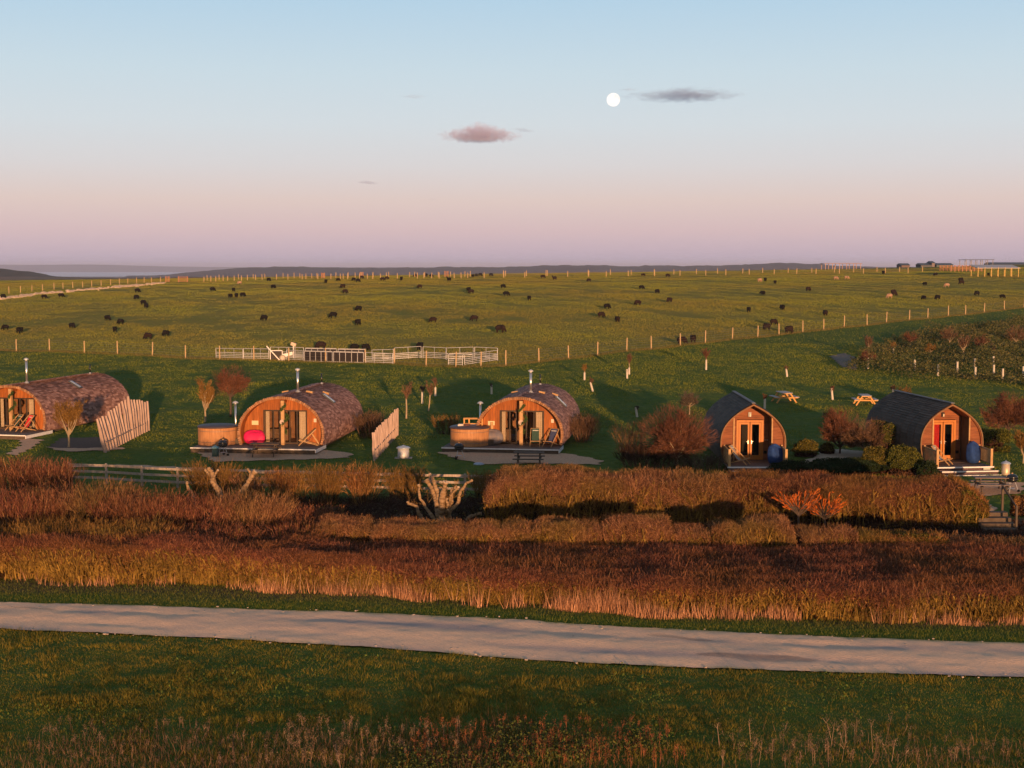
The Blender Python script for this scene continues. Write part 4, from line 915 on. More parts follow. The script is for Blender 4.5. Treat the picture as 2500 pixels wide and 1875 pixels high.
# ================================================================== FURNITURE
def on(g, x, y, z=0.0):
    """world point of local coordinates on a lodge"""
    M = Matrix.Translation(g.location) @ Matrix.Rotation(g.rotation_euler.z, 4, 'Z'); return M @ Vector((x, y, z))
def deckchair(loc, rz, cloth, label, mark=(.7, .68, .62)):
    g = thing('deckchair', label, 'deckchair', loc, rz, 'wooden deckchairs on the lodge decks')   # sitter faces -y
    m = wood_t()
    b = MB()
    for s in (-1, 1): b.beam((s * .29, -.62, .02), (s * .29, .42, 1.02), .03, .05)
    b.tube((-.3, .42, 1.02), (.3, .42, 1.02), .018, .018, 8); b.build('back_frame', m, g)
    b = MB()
    for s in (-1, 1): b.beam((s * .25, .55, .02), (s * .25, -.60, .36), .03, .05)
    b.tube((-.27, -.60, .36), (.27, -.60, .36), .018, .018, 8); b.tube((-.25, .55, .03), (.25, .55, .03), .015, .015, 6); b.build('seat_frame', m, g)
    b = MB()
    for s in (-1, 1): b.beam((s * .32, .16, .76), (s * .32, .62, .06), .025, .04)
    b.build('strut', m, g)
    prof = [(.40, 1.02), (.28, .80), (.14, .55), (.0, .34), (-.14, .24), (-.3, .22), (-.46, .28), (-.58, .36)]; vs = []
    for y, z in prof: vs += [(-.22, y, z), (.22, y, z)]
    sl = MB().add(vs, [(2 * k, 2 * k + 1, 2 * k + 3, 2 * k + 2) for k in range(len(prof) - 1)]).build('sling', cloth, g)
    b = MB()
    for k in range(7): x = -.15 + k * .05; b.add([(x - .018, .345, .925), (x + .018, .345, .925), (x + .018, .318, .875), (x - .018, .318, .875)], [(0, 1, 2, 3)])
    o = b.build('lettering', mat('print_white', mark, None, .8), sl); o.location = (0, -.012, .006)
    return g
red = mat('red_canvas', (.62, .02, .03), (.5, .015, .02), .85, 20); grn = mat('dark_green_canvas', (.035, .075, .055), (.028, .06, .045), .85, 20); blu = mat('navy_canvas', (.05, .06, .13), (.04, .05, .1), .85, 20); gry = mat('faded_grey_canvas', (.20, .22, .24), (.3, .28, .26), .85, 8, stretch=(8, .1, .1))
deckchair(on(G1, 1.55, -.55), rad(-13 - 24), red, 'bright red deckchair on the left lodge deck')
deckchair(on(G1, .55, -.2), rad(-13 - 26), grn, 'green deckchair beside the red one on the left lodge deck')
deckchair(on(G2, 1.75, -.1), rad(-7 - 75 + 0), gry, 'side-on faded deckchair on the middle lodge deck')
deckchair(on(G3, 1.0, -.15), rad(-4), grn, 'green deckchair facing forward on the right barrel lodge deck')
deckchair(on(G3, 2.0, -.2), rad(-30), blu, 'narrow navy deckchair at right end of the right barrel lodge deck')
deckchair(on(G5, -.95, -.7), rad(62), gry, 'side-on deckchair on the deck of the left camping pod')
deckchair(on(G6, -.95, -.7), rad(55), gry, 'side-on deckchair on the deck of the right camping pod')
def beanbag(loc, rz, w, d, h, m, label, tip=0):
    g = MB(); n = 28; k = 14; vs = []; rr = random.Random(int(loc.x * 10))
    for i in range(k + 1):
        v = i / k; th = math.pi * v
        for j in range(n):
            t = 2 * math.pi * j / n; cx, cy = math.cos(t), math.sin(t); e = .55
            x = math.copysign(abs(cx) ** e, cx) * math.sin(th) ** .55 * w / 2; y = math.copysign(abs(cy) ** e, cy) * math.sin(th) ** .55 * d / 2; z = (1 - math.cos(th)) / 2 * h
            f = 1 + .05 * math.sin(3 * t + 5 * v) + .03 * math.sin(7 * t - 6 * v) - .12 * v * (1 if abs(cy) > .5 else .3)
            z2 = z * (1 + .08 * math.sin(2 * t + 1)) if v > .5 else z * .9
            vs.append((x * f, y * f + .12 * (z / h) ** 2, z2))
    fs = [(i * n + j, i * n + (j + 1) % n, (i + 1) * n + (j + 1) % n, (i + 1) * n + j) for i in range(k) for j in range(n)]
    o = g.add(vs, fs).build('beanbag', m, None, True); o.location = loc; o.rotation_euler = (tip, 0, rz); tag(o, label, 'beanbag', 'beanbags on the lodge decks'); return o
beanbag(on(G2, -1.72, .12), rad(-4), 1.30, .75, .80, mat('magenta_bag', (.60, .012, .10), (.45, .01, .07), .6, 6, bump=.3), 'magenta beanbag on the middle lodge deck')
beanbag(on(G3, -1.75, .1), rad(-4), 1.45, .8, .86, mat('grey_bag', (.13, .13, .16), (.2, .16, .15), .6, 4, bump=.3), 'crumpled grey beanbag beside the right hot tub')
bl = mat('blue_bag', (.014, .05, .19), (.011, .035, .13), .85, 5, bump=.5)
beanbag(on(G5, 1.15, -.7, 0), rad(50), 1.15, .6, 1.05, bl, 'blue beanbag standing on the left camping pod deck', 0)
beanbag(on(G6, 1.1, -.5, 0), rad(50), 1.2, .62, 1.15, bl, 'blue beanbag standing on the right camping pod deck', 0)
def picnic(loc, rz, m, label, s=1.0, topm=None):
    g = thing('picnic_table', label, 'picnic table', loc, rz, 'timber picnic tables')
    t = MB()
    for k in range(5): t.box((0, -.30 + k * .15, .74), (1.75, .138, .04))
    t.build('tabletop', topm or m, g)
    for q in (-1, 1):
        b = MB(); b.box((0, q * .66, .44), (1.75, .14, .04)); b.box((0, q * .81, .44), (1.75, .14, .04)); b.build('bench_seat', topm or m, g)
    for q in (-1, 1):
        x = q * .62
        for r in (-1, 1): MB().beam((x, r * .74, 0.0), (x, r * .26, .72), .045, .1).build('leg', m, g)
        b = MB().beam((x + .045, -.88, .38), (x + .045, .88, .38), .045, .1); b.beam((x + .045, -.34, .68), (x + .045, .34, .68), .045, .08); b.build('cross_bar', m, g)
    g.scale = (s, s, s); return g
gt = mat('sun_bleached_tabletop', (.46, .43, .42), (.36, .33, .32), .85, 5); ot = mat('orange_new_timber', (.55, .30, .10), (.45, .24, .08), .8, 4)
p = P(1914, 982); picnic(p, rad(97), ot, 'left of two picnic tables on the open lawn, orange timber', 1.05, gt)
p = P(2111, 988); picnic(p, rad(86), ot, 'right of two picnic tables on the open lawn, end towards viewer', 1.0, gt)
p = P(648, 1113); picnic(p, rad(-2), wood_b(), 'dark picnic table on gravel before the middle barrel lodge')
p = P(1291, 1136); picnic(p, rad(-4), wood_b(), 'dark picnic table on gravel before the right barrel lodge')
p = P(2418, 1200); picnic(p, rad(-3), wood_b(), 'dark picnic table on gravel by the right camping pod steps', 1.0, mat('brown_tabletop', (.2, .16, .145), (.15, .12, .11), .8, 5))
def bbq(loc, rz, label):
    g = thing('kettle_barbecue', label, 'barbecue', loc, rz, 'black kettle barbecues')
    bm = black_m(); r = .29
    MB().lathe([(.05, .50), (.2, .54), (.27, .62), (r, .72)], n=20).build('bowl', bm, g, True)
    ld = MB().lathe([(r + .01, .725), (.275, .82), (.2, .90), (.06, .945)], n=20).build('lid', bm, g, True); MB().box((0, 0, .98), (.1, .03, .05)).build('handle', wood_t(), ld)
    for k in range(3):
        t = rad(200 + 120 * k); lg = MB().tube((math.cos(t) * .14, math.sin(t) * .14, .56), (math.cos(t) * .33, math.sin(t) * .33, .04 if k else .0), .014, .014, 8).build('leg', galv_m(), g)
        if k: MB().tube((math.cos(t) * .33 - .0, math.sin(t) * .33 - .03, .08), (math.cos(t) * .33, math.sin(t) * .33 + .03, .08), .08, .08, 12).build('wheel', bm, lg)
    MB().lathe([(.16, .2), (.17, .215)], n=16).build('ash_tray', galv_m(), g)
    return g
bbq(P(545, 1113), rad(15), 'black kettle barbecue by the left hot tub and green bin')
bbq(P(1121, 1121), rad(160), 'black kettle barbecue before the right hot tub')
bbq(P(2470, 1202), rad(30), 'black kettle barbecue right of the camping pod steps')
def bin_(loc, label, body, lid, r=.24, h=.62):
    g = thing('lidded_bin', label, 'bin', loc, 0)
    MB().lathe([(r * .85, 0), (r, .04), (r, h * .3), (r * .97, h)], n=20).build('body', body, g, True)
    MB().lathe([(r * 1.22, h + .0), (r * 1.2, h + .04), (r * .9, h + .1), (r * .25, h + .15), (r * .1, h + .19)], n=20).build('lid', lid, g, True)
    return g
gl = mat('bright_galvanised', (.36, .42, .50), (.28, .33, .4), .4, 6, metal=.3)
b = bin_(P(985, 1119), 'squat galvanised ash bin standing alone on grass right of the second pale stake screen', galv_m(), gl, .34, .60)
MB().box((0, 0, .03), (1.0, .55, .05)).build('base_slab', mat('slab', (.3, .3, .28), None, .9), b)
bin_(P(1957, 1158), 'galvanised bin with pale blue lid at right corner of the left camping pod', galv_m(), gl, .22, .5)
bin_(P(2455, 1160), 'brassy galvanised bin with pale lid at right corner of the right camping pod', mat('brassy_bin', (.6, .5, .38), (.5, .42, .3), .45, 5, metal=.4), gl, .22, .62)
bin_(P(526, 1115), 'green bin with turquoise lid beside the left kettle barbecue', mat('green_bin', (.05, .09, .075), None, .5), mat('turquoise_lid', (.22, .40, .44), None, .5), .2, .5)
o = MB().lathe([(.32, 0), (.3, .05), (.2, .1), (.05, .13)], n=16).build('fire_pit_lid', gl, None, True); o.location = P(1169, 1134); tag(o, 'small silver lid lying on the grass below the right gravel patio', 'lid')
def hot_tub(loc, label, flue_loc, stuff=False, rz=0):
    g = thing('hot_tub', label, 'hot tub', loc, rz, 'round timber hot tubs')
    mb = MB(); n = 44; r = 1.16
    for k in range(n):
        t = 2 * math.pi * k / n; mb.box((r * math.cos(t), r * math.sin(t), .52), (.05, 2 * math.pi * r / n * .97, 1.04), Matrix.Rotation(t, 3, 'Z'))
    mb.build('staves', mat('tub_larch', (.46, .23, .10), (.34, .16, .07), .7, 3, .12, .1, stretch=(5, 5, .6)), g).name = 'tub_wall'
    MB().lathe([(r - .03, .03), (r - .03, 1.0)], n=32).build('tub_liner', wood_b(), g)
    for zz in (.18, .84): MB().lathe([(r + .03, zz), (r + .032, zz + .03)], n=40).build('hoop', mat('tub_hoop', (.25, .2, .17), None, .5, metal=.5), g)
    MB().lathe([(r + .06, 1.045), (r + .08, 1.09), (r + .02, 1.14), (.5, 1.19), (.02, 1.2)], n=40).build('lid', mat('tub_lid', (.075, .055, .06), (.05, .04, .05), .5, 4), g, True)
    fx_, fy2 = flue_loc; f = MB().tube((fx_, fy2, .05), (fx_, fy2, 2.35), .065, .065, 12).build('stove_flue', steel_m(), g, True)
    MB().lathe([(.06, 0), (.06, .06), (.2, .07), (.12, .16), (.02, .2)], (fx_, fy2, 2.35), 14).build('cowl', galv_m(), f)
    MB().box((1.35, .55, .66), (.16, .1, 1.32)).build('stove_post', wood_t(), g)
    MB().box((1.22, .1, .18), (.5, .9, .34)).build('step', wood_b(), g)
    return g
tz = on(G2, -4.05, .15, 0); HT1 = hot_tub(tz, 'left hot tub with plain dark lid, beside the magenta beanbag lodge', (.95, .85))
tz = on(G3, -3.05, -.12, 0); HT2 = hot_tub(tz, 'right hot tub with tools and a timber rack on its lid', (.62, 1.25))
# rack on the second tub's lid
g = thing('timber_rack', 'small orange timber step rack standing on the right hot tub lid', 'rack', tz + Vector((.2, .35, 1.17))); b = MB()
for s in (-.55, -.25, .55):
    for y in (-.2, .2): MB().box((s, y, .2), (.07, .07, .42)).build('leg', ot, g)
b.box((0, -.2, .40), (1.2, .1, .05)); b.box((0, .2, .40), (1.2, .1, .05)); b.box((-.05, -.2, .1), (1.1, .05, .06)); b.build('rail', ot, g)
g = thing('tub_stirrer', 'teal paddle head leaning behind the right hot tub', 'paddle', tz + Vector((.85, .95, .2))); MB().tube((0, 0, 0), (-.05, .0, 1.2), .02, .02, 8).build('shaft', wood_t(), g); MB().lathe([(.05, 1.2), (.16, 1.25), (.14, 1.4), (.03, 1.45)], n=14).build('head', mat('teal_plastic', (.04, .2, .2), None, .5), g)
for dx, c, l in ((-.55, (.6, .55, .5), 'pale folded towel lying on the right hot tub lid'), (-.15, (.12, .05, .04), 'dark red box on the right hot tub lid')):
    o = MB().box((0, 0, .04), (.34, .26, .08)).box((0.01, 0, .1), (.3, .22, .04)).build('towel' if c[0] > .3 else 'storage_box', mat('tubtop_%d' % int(c[0] * 100), c, None, .8)); o.location = tz + Vector((dx, -.15, 1.17)); tag(o, l, 'towel' if c[0] > .3 else 'box')
# garlands wound round the porch posts
def garland(G, label):
    c = []; 
    for k in range(900):
        t = random.random(); z = .75 + t * 1.75; a = t * 12.5; c.append((.12 + math.cos(a) * (.17 + random.gauss(0, .05)) + (.14 * math.sin(t * 3.1)), -.02 + math.sin(a) * (.17 + random.gauss(0, .04)) - .02, z + random.gauss(0, .05)))
    o = leaves(np.array(c), .05, 'garland', mat('fir_garland', (.03, .06, .015), (.06, .09, .02), .8, 5, .4)); o.location = G.location; o.rotation_euler = G.rotation_euler
    tag(o, label, 'garland', 'green garlands on the lodge porch posts')
garland(G1, 'green garland wound round the porch post of the leftmost lodge'); garland(G2, 'green garland round the porch post of the middle lodge'); garland(G3, 'green garland round the porch post of the right barrel lodge')
for G, l in ((G2, 'pale heart shaped plaque hung on the middle lodge porch post'), (G3, 'pale round plaque hung on the right barrel lodge porch post')):
    o = MB().tube((0, 0, 0), (0, .03, 0), .16, .16, 14).build('hanging_plaque', mat('plaque_pale', (.5, .4, .34), (.4, .3, .25), .7, 20)); o.location = on(G, .12, -.2, 1.42); o.rotation_euler = G.rotation_euler; tag(o, l, 'plaque')
# stake screens
def stakes(bot, top, n, label, w=.15):
    """bot / top: [(x, y)...] pixel polylines at both ends"""
    a, b = P(*bot[0]), P(*bot[1]); g = thing('stake_screen', label, 'screen', (a + b) / 2, 0, 'split stake windbreak screens'); o = g.location.copy(); m = mat('split_chestnut', (.42, .31, .26), (.28, .20, .17), .85, 3, .18, .3, stretch=(3, 3, .5))
    for k in range(n):
        t = k / (n - 1); p = a + (b - a) * t; p.z = hz(p.x, p.y); yt = top(t); X = PX(yt[0], p.y, p.z + 1.9); zt = ZY(yt[1], p.y) + random.gauss(0, .06)
        q = Vector((X, p.y + random.gauss(0, .03), zt)); d = (q - p); mb = MB(); ww = w * random.uniform(.7, 1.15); pts = [p - d * .04 + Vector((0, 0, 0)), p + d * .35 + Vector((random.gauss(0, .02), 0, 0)), p + d * .7 + Vector((random.gauss(0, .025), 0, 0)), q]
        pts = [v - o for v in pts]; mb.path(pts, [ww * .5, ww * .55, ww * .5, ww * .3], 6); mb.build('stake', m, g)
    mb = MB(); mb.beam(a - o + Vector((0, .12, .6)), b - o + Vector((0, .12, .6)), .06, .08); mb.build('back_rail', m, g)
stakes([(257, 1105), (362, 1051)], lambda t: (np.interp(t, [0, .25, .5, .7, 1], [237, 268, 298, 325, 360]), np.interp(t, [0, .12, .25, .45, .6, .7, 1], [1024, 1016, 1002, 985, 972, 974, 980])), 19, 'left stake screen of tall leaning split poles beside the leftmost lodge', .25)
stakes([(914, 1125), (970, 1063)], lambda t: (np.interp(t, [0, 1], [909, 971]), np.interp(t, [0, 1], [1056, 994])), 17, 'right stake screen of narrow upright pales between the two barrel lodges', .17)
# steps and handrail at the right edge
p = P(2440, 1300); g = thing('garden_steps', 'dark timber garden steps with handrail at the right edge', 'steps', p, 0)
for k in range(4): MB().box((0, k * .45, .1 + k * .17), (1.5, .45, .17)).build('tread', wood_b(), g)
for q in (.7,):
    MB().box((q, -.1, .6), (.09, .09, 1.2)).build('post', wood_b(), g); MB().box((q + .02, 1.8, 1.2), (.09, .09, 1.3)).build('post', wood_b(), g); MB().beam((q, -.1, 1.15), (q + .02, 1.8, 1.8), .05, .09).build('hand_rail', wood_b(), g)
# ================================================================== VEGETATION
def vm(name, a, b, isl=.45, c3=None, big=None): return mat(name, tuple(v * 1.0 for v in a), tuple(v * .58 for v in b), .9, .7, isl, c3=c3, spec=.1, big=big)
bark_pale = mat('pale_bark', (.36, .29, .19), (.26, .2, .13), .9, 6, bump=.3)
bark_dark = mat('dark_bark', (.09, .065, .05), (.06, .045, .035), .9, 6)
tw_gold = vm('golden_twigs', (.24, .135, .038), (.17, .095, .032)); tw_red = vm('red_twigs', (.17, .075, .045), (.12, .055, .038)); tw_brown = vm('brown_twigs', (.17, .10, .06), (.12, .07, .045))
tw_orange = vm('orange_willow_twigs', (.62, .155, .026), (.46, .13, .026)); tw_grey = vm('grey_twigs', (.15, .12, .09), (.1, .08, .065)); tw_purple = vm('purple_twigs', (.15, .055, .05), (.10, .04, .038))
moss = vm('mossy_stems', (.25, .155, .034), (.17, .11, .028), .45)
guard_m = mat('tree_guard_tube', (.55, .50, .42), (.45, .42, .36), .6, 6)
def bare_tree(x, yb, yt, wpx, label, tm, trunk=.28, style='vase', bark=None, guard=0, cat='tree', dens=1.0, name='bare_tree', group=None, lean=0.0, stems=1, tw=.011):
    p = P(x, yb); h = (yb - yt) / pxm(p.y) * .94; w = wpx / pxm(p.y) / 2; g = thing(name, label, cat, p, 0, group)
    n0 = max(stems, 1); r0 = max(.02, h * .020)
    tr = h * trunk; top = np.array([[lean * tr, 0, tr]]); base = np.zeros((1, 3))
    seg = [(base, top * .5 + np.array([[.02, .02, 0]]), np.array([r0 * 2.3]), np.array([r0 * 2])), (top * .5 + np.array([[.02, .02, 0]]), top, np.array([r0 * 2]), np.array([r0 * 1.8]))]
    K = {'vase': 8, 'round': 12, 'tuft': 9, 'spiky': 22}[style]
    a = R.random(K) * 6.28 + np.arange(K); asp = w / max(h - tr, .1)
    upk = {'vase': 1.0, 'round': .6, 'tuft': 1.3, 'spiky': .62}[style]
    D = nrm(np.stack([np.cos(a) * asp * R.uniform(.35, 1.15, K), np.sin(a) * asp * R.uniform(.35, 1.15, K), upk * R.uniform(.6, 1.2, K)], 1))
    Lm = max(h - tr, w * (.95 if style in ('round', 'spiky') else 0)) * {'vase': .78, 'round': .66, 'tuft': .7, 'spiky': .8}[style]
    P0 = np.repeat(top, K, 0) + np.array([0, 0, -.0]) - np.stack([0 * a, 0 * a, R.random(K) * tr * .18], 1)
    upb = {'vase': .10, 'round': .05, 'tuft': .14, 'spiky': .03}[style]
    nc = int(8.5 * dens) + 1
    lv = grow(P0, D, np.full(K, Lm) * R.uniform(.7, 1.1, K), np.full(K, r0 * 1.3), [(0, 0, 0, upb, .10, 4, 0, 0), (nc, .50, .55, upb, .10, 3, .15, .5), (nc, .50, .55, upb * .8, .10, 2, .15, .6), (max(3, nc - 1), .60, .55, upb, .08, 2, .2, .8)]
              if style != 'spiky' else [(0, 0, 0, upb, .05, 4, 0, 0), (7, .42, .35, .03, .04, 2, .25, .45), (3, .5, .4, .03, .04, 2, .3, .7)])
    for l in lv[2:]:
        for i, (q0, q1, wa, wb) in enumerate(l): l[i] = (q0, q1, np.maximum(wa, tw), np.maximum(wb, tw * .7))
    # keep inside an ellipsoidal crown
    cz = tr + (h - tr) * .48; hz_ = (h - tr) * .62
    def inside(M): return ((M[:, 0] / (w * 1.12)) ** 2 + (M[:, 1] / (w * 1.15)) ** 2 + ((M[:, 2] - cz) / hz_) ** 2) < R.uniform(.75, 1.12, len(M)) if style != 'vase' else ((np.hypot(M[:, 0], M[:, 1]) < w * (.35 + .9 * np.clip((M[:, 2] - tr * .8) / max(h - tr, .1), 0, 1)) * R.uniform(.8, 1.15, len(M))) & (M[:, 2] < h * R.uniform(.85, 1.05, len(M))))
    fine = []
    for l in lv[1:]: fine += clipsegs(l, inside)
    bk = bark or bark_pale
    if style == 'round' and wpx > 40:
        nf = int(520 * dens * w * w * (h - tr) / max(1, h * .6)); q = nrm(R.normal(size=(nf, 3))) * (R.random((nf, 1)) ** .45); bump_ = 1 + .10 * np.sin(q[:, :1] * 6 + x) * np.sin(q[:, 2:3] * 7) + .06 * np.sin(q[:, 1:2] * 11)
        C = q * bump_ * [w * .97, w * .97, (h - tr) * .52] + [0, 0, tr + (h - tr) * .46]; dd = nrm(q + [0, 0, .55]); fine.append(twig_cloud(C, dd, max(h * .085, .12), tw * 1.05, .22))
    tubes(seg, 'trunk', bk, g, 7)
    cr = tubes(lv[0], 'limbs', bk if style != 'tuft' else tm, g, 4); cr.name = 'branch_crown'
    ribbons(fine, 'crown', tm, g).name = 'twig_crown'
    if guard: MB().tube((0, 0, -.05), (guard * lean * 1.2, 0, guard), .085, .08, 10).build('guard_tube', guard_m, g)
    return g
bare_tree(168, 1093, 962, 100, 'golden vase shaped bare tree with pale trunk before the leftmost lodge', tw_gold, .26, 'vase', dens=1.0)
bare_tree(501, 1031, 912, 78, 'golden upright bare tree standing behind the left hot tub', tw_gold, .28, 'vase', dens=.9)
bare_tree(563, 1018, 878, 108, 'rounded reddish brown bare tree with dark trunk, right of the golden one', tw_red, .40, 'round', bark_dark, dens=1.1)
bare_tree(1652, 1146, 970, 200, 'large round russet bare tree with pale trunk, left of the left camping pod', tw_red, .20, 'round', dens=1.25, tw=.012)
bare_tree(1683, 1013, 943, 60, 'small grey bare tree behind the large russet tree', tw_grey, .34, 'round', bark_pale)
bare_tree(1948, 1316, 1158, 125, 'left of two glowing orange willow bushes before the long clipped hedge', tw_orange, .46, 'spiky', bark_dark, dens=1.3, cat='willow', name='willow_tree', tw=.012)
bare_tree(2012, 1312, 1168, 165, 'right and wider of two orange willow bushes before the long clipped hedge', tw_orange, .40, 'spiky', bark_dark, dens=1.3, cat='willow', name='willow_tree', tw=.012)
bare_tree(2112, 1118, 1010, 150, 'wide purple brown bare tree between the two camping pods', tw_brown, .22, 'round', bark_pale, dens=1.3)
bare_tree(2050, 1108, 978, 110, 'dense tan topped bush tree between the camping pods, left of the wide one', tw_red, .15, 'round', bark_dark, dens=1.5)
bare_tree(2462, 1062, 943, 120, 'dense rust brown round tree at the right edge behind the camping pod', tw_red, .15, 'round', bark_dark, dens=1.5)
bare_tree(2498, 1132, 1040, 76, 'thin golden bare tree cut by the right edge beside the camping pod', tw_gold, .25, 'vase')
SG = 'guarded saplings on the lawn'
for (x, yb, yt, w, tmx, gd, ln, lb) in [(992, 1022, 917, 42, tw_brown, 0, 0, 'slim brown bare sapling, leftmost of the group between the barrel lodges'), (1031, 985, 928, 28, tw_grey, .9, 0, 'short grey sapling in pale guard, between the leftmost slim one and the forked one'), (1046, 1004, 918, 46, tw_brown, 0, .1, 'forked sapling with pale trunk in the group between the barrel lodges'), (1063, 967, 912, 20, tw_brown, .7, 0, 'thin upright sapling at back right of the group between the barrel lodges'),
      (1200, 962, 930, 16, tw_grey, .75, 0, 'lone tiny sapling in white guard between the lodge flues'), (1427, 928, 880, 24, tw_gold, .65, 0, 'golden tufted sapling with pale guard above the right barrel lodge'), (1448, 956, 914, 18, tw_brown, .75, -.25, 'leaning sapling in white guard right of the golden tufted one'), (1536, 914, 853, 30, tw_brown, .6, 0, 'tall sapling touching the fence line, brown twigs over pale guard'), (1531, 924, 898, 8, tw_grey, .8, 0, 'bare white guard tube just below the tall sapling'),
      (1724, 903, 840, 30, tw_red, .9, 0, 'red brown round headed sapling in white guard below the near fence'), (1922, 920, 886, 26, tw_brown, .8, -.12, 'forked pale sapling on the lawn above the left picnic table'), (1556, 1018, 985, 22, tw_grey, .7, -.15, 'white guarded sapling left of the large russet tree'), (1867, 998, 955, 22, tw_red, .75, 0, 'reddish sapling in white guard just right of the left camping pod ridge'), (2033, 976, 934, 20, tw_red, .9, -.1, 'red tufted sapling in white guard between the picnic tables'), (2180, 976, 932, 20, tw_brown, .9, 0, 'sapling in white guard left of the right camping pod ridge')]:
    bare_tree(x, yb, yt, w, lb, tmx, .5, 'tuft', guard=gd, cat='sapling', name='sapling', group=SG, lean=ln, dens=.5, tw=.016)
bare_tree(2203, 985, 930, 44, 'loose golden brown shrub behind the ridge of the right camping pod', tw_gold, .1, 'round', dens=.8, cat='shrub', name='shrub')
# plantation trees
for (x, yb, yt, w, tmx, st, gd, lb) in [(2119, 900, 846, 48, tw_red, 'round', 1.0, 'red brown shrubby tree with white guard at left end of the plantation'), (2121, 868, 814, 24, tw_brown, 'vase', 0, 'slender pale tree directly above the leftmost plantation tree'), (2181, 862, 830, 28, tw_gold, 'vase', .6, 'small golden tree, second of the plantation from the left'), (2222, 850, 802, 46, tw_red, 'round', .5, 'round red brown tree at the top left of the plantation'), (2272, 872, 828, 36, tw_gold, 'round', 0, 'round golden tree in the plantation beside the red one'), (2318, 850, 790, 46, tw_brown, 'round', 0, 'dark brown round tree at the top of the plantation'), (2352, 875, 808, 34, tw_brown, 'vase', 0, 'tall pale stemmed forked tree in the middle of the plantation'), (2396, 858, 810, 50, tw_red, 'round', 0, 'pinkish round tree right of the tall forked one'), (2428, 872, 832, 20, tw_grey, 'vase', 0, 'thin grey sapling among scrub near the right edge'), (2480, 848, 788, 62, tw_brown, 'round', 0, 'broad brown tree at the right end of the plantation')]:
    bare_tree(x, yb, yt, w, lb, tmx, .3, st, guard=gd, group='young trees of the plantation', dens=.65, tw=.02)
for i, (x, yb) in enumerate([(2233, 905), (2290, 918), (2337, 910), (2379, 902), (2381, 924), (2426, 918), (2448, 928), (2425, 896), (2498, 922)]):
    p = P(x, yb); o = MB().tube((0, 0, 0), (0, 0, 1.0), .09, .085, 10).build('guard_tube', guard_m); o.location = p
    tag(o, ['leftmost', 'second', 'third', 'fourth', 'fifth', 'sixth', 'seventh', 'highest right hand', 'rightmost'][i] + ' white tree guard tube sticking out of the plantation scrub', 'tree guard', 'white guard tubes in the plantation scrub')
# ---------------------------------------------------------------- pollards
def pollard(x, yb, lens, label, scale=1.0, shoots=300):
    """lens: list of (list of (dx px, dy px) polyline from the trunk base, width px)"""
    p = P(x, yb); k = 1 / pxm(p.y); g = thing('pollard_tree', label, 'tree', p, 0, 'hard pollarded trees'); bk = mat('pollard_bark', (.33, .22, .12), (.2, .135, .08), .9, 5, bump=.8); cut = mat('sawn_end_grain', (.62, .47, .32), None, .8)  # bark mottled in two browns by noise, with bump
    tips = []
    for pl, w in lens:
        mb = MB(); pts = []; y = 0
        rr = random.uniform(-1, 1)
        for i, (dx, dy) in enumerate(pl): pts.append(Vector((dx * k, rr * .18 * i + random.gauss(0, .03), -dy * k)))
        # subdivide with knobbly radii
        q = []; r = []
        for i in range(len(pts) - 1):
            for s in range(4):
                t = s / 4; q.append(pts[i].lerp(pts[i + 1], t) + Vector((random.gauss(0, .028), random.gauss(0, .03), random.gauss(0, .015)))); r.append(w * k / 2 * (1.15 - .5 * (i + t) / (len(pts) - 1)) * random.uniform(.8, 1.15))
        q.append(pts[-1]); r.append(w * k / 2 * .95)
        mb.path(q, r, 9); b = mb.build('limb', bk, g, True)
        d = (q[-1] - q[-2]).normalized(); MB().tube(q[-1], q[-1] + d * .012, r[-1] * .9, r[-1] * .88, 9).build('cut_end', cut, b)
        tips.append(q[-1])
    mb = MB(); mb.lathe([(.30, -.2), (.22, .2), (.19, .45), (.10, .7)], n=12); mb.build('trunk', bk, g, True)
    tp = np.array([list(t) for t in tips]); base = np.repeat(tp, 9, 0) * R.uniform(.55, 1.0, (len(tp) * 9, 1)); D = nrm(R.normal(size=base.shape) * .5 + [0, 0, 1.0]); lv = grow(base, D, R.uniform(.2, .55, len(base)), np.full(len(base), .02), [(0, 0, 0, .05, .1, 2, 0, 0), (3, .5, .5, .05, .1, 2, .2, .7)]); ribbons(lv[0] + lv[1], 'shoots', tw_gold, g).name = 'shoot_tuft'
    return g
pollard(1078, 1285, [([(0, 0), (-20, -20), (-42, -45), (-54, -72), (-58, -100)], 9), ([(-5, -10), (-12, -60), (-20, -85), (-38, -112)], 16), ([(0, -10), (0, -55), (4, -85), (12, -115)], 17), ([(-5, -50), (-8, -80), (-18, -110), (-22, -116)], 11), ([(10, 0), (20, -40), (18, -62), (28, -85), (42, -98)], 8), ([(18, -40), (40, -55), (46, -80), (62, -105), (74, -110)], 9), ([(14, -30), (26, -60), (24, -90), (36, -100)], 7), ([(6, -5), (14, -45), (14, -72)], 8), ([(-20, -2), (-48, -18), (-60, -50), (-78, -58), (-82, -62)], 9), ([(8, 35), (45, 5), (72, -22), (98, -28)], 11), ([(22, 15), (24, -25), (16, -45)], 6)], 'large pale pollarded tree with twisted cut limbs in the middle of the hedges')
pollard(560, 1275, [([(0, 0), (-22, -68), (-38, -97), (-42, -125), (-50, -133)], 13), ([(-10, -50), (-30, -88), (-44, -112), (-62, -127)], 9), ([(-40, -105), (-30, -120), (-24, -131)], 7), ([(6, 0), (24, -62), (48, -97), (66, -127)], 15), ([(52, -104), (54, -122), (46, -131)], 8), ([(-72, 0), (-85, -52), (-98, -84), (-102, -100)], 9)], 'smaller pollarded tree with three cut limbs before the rail fence')
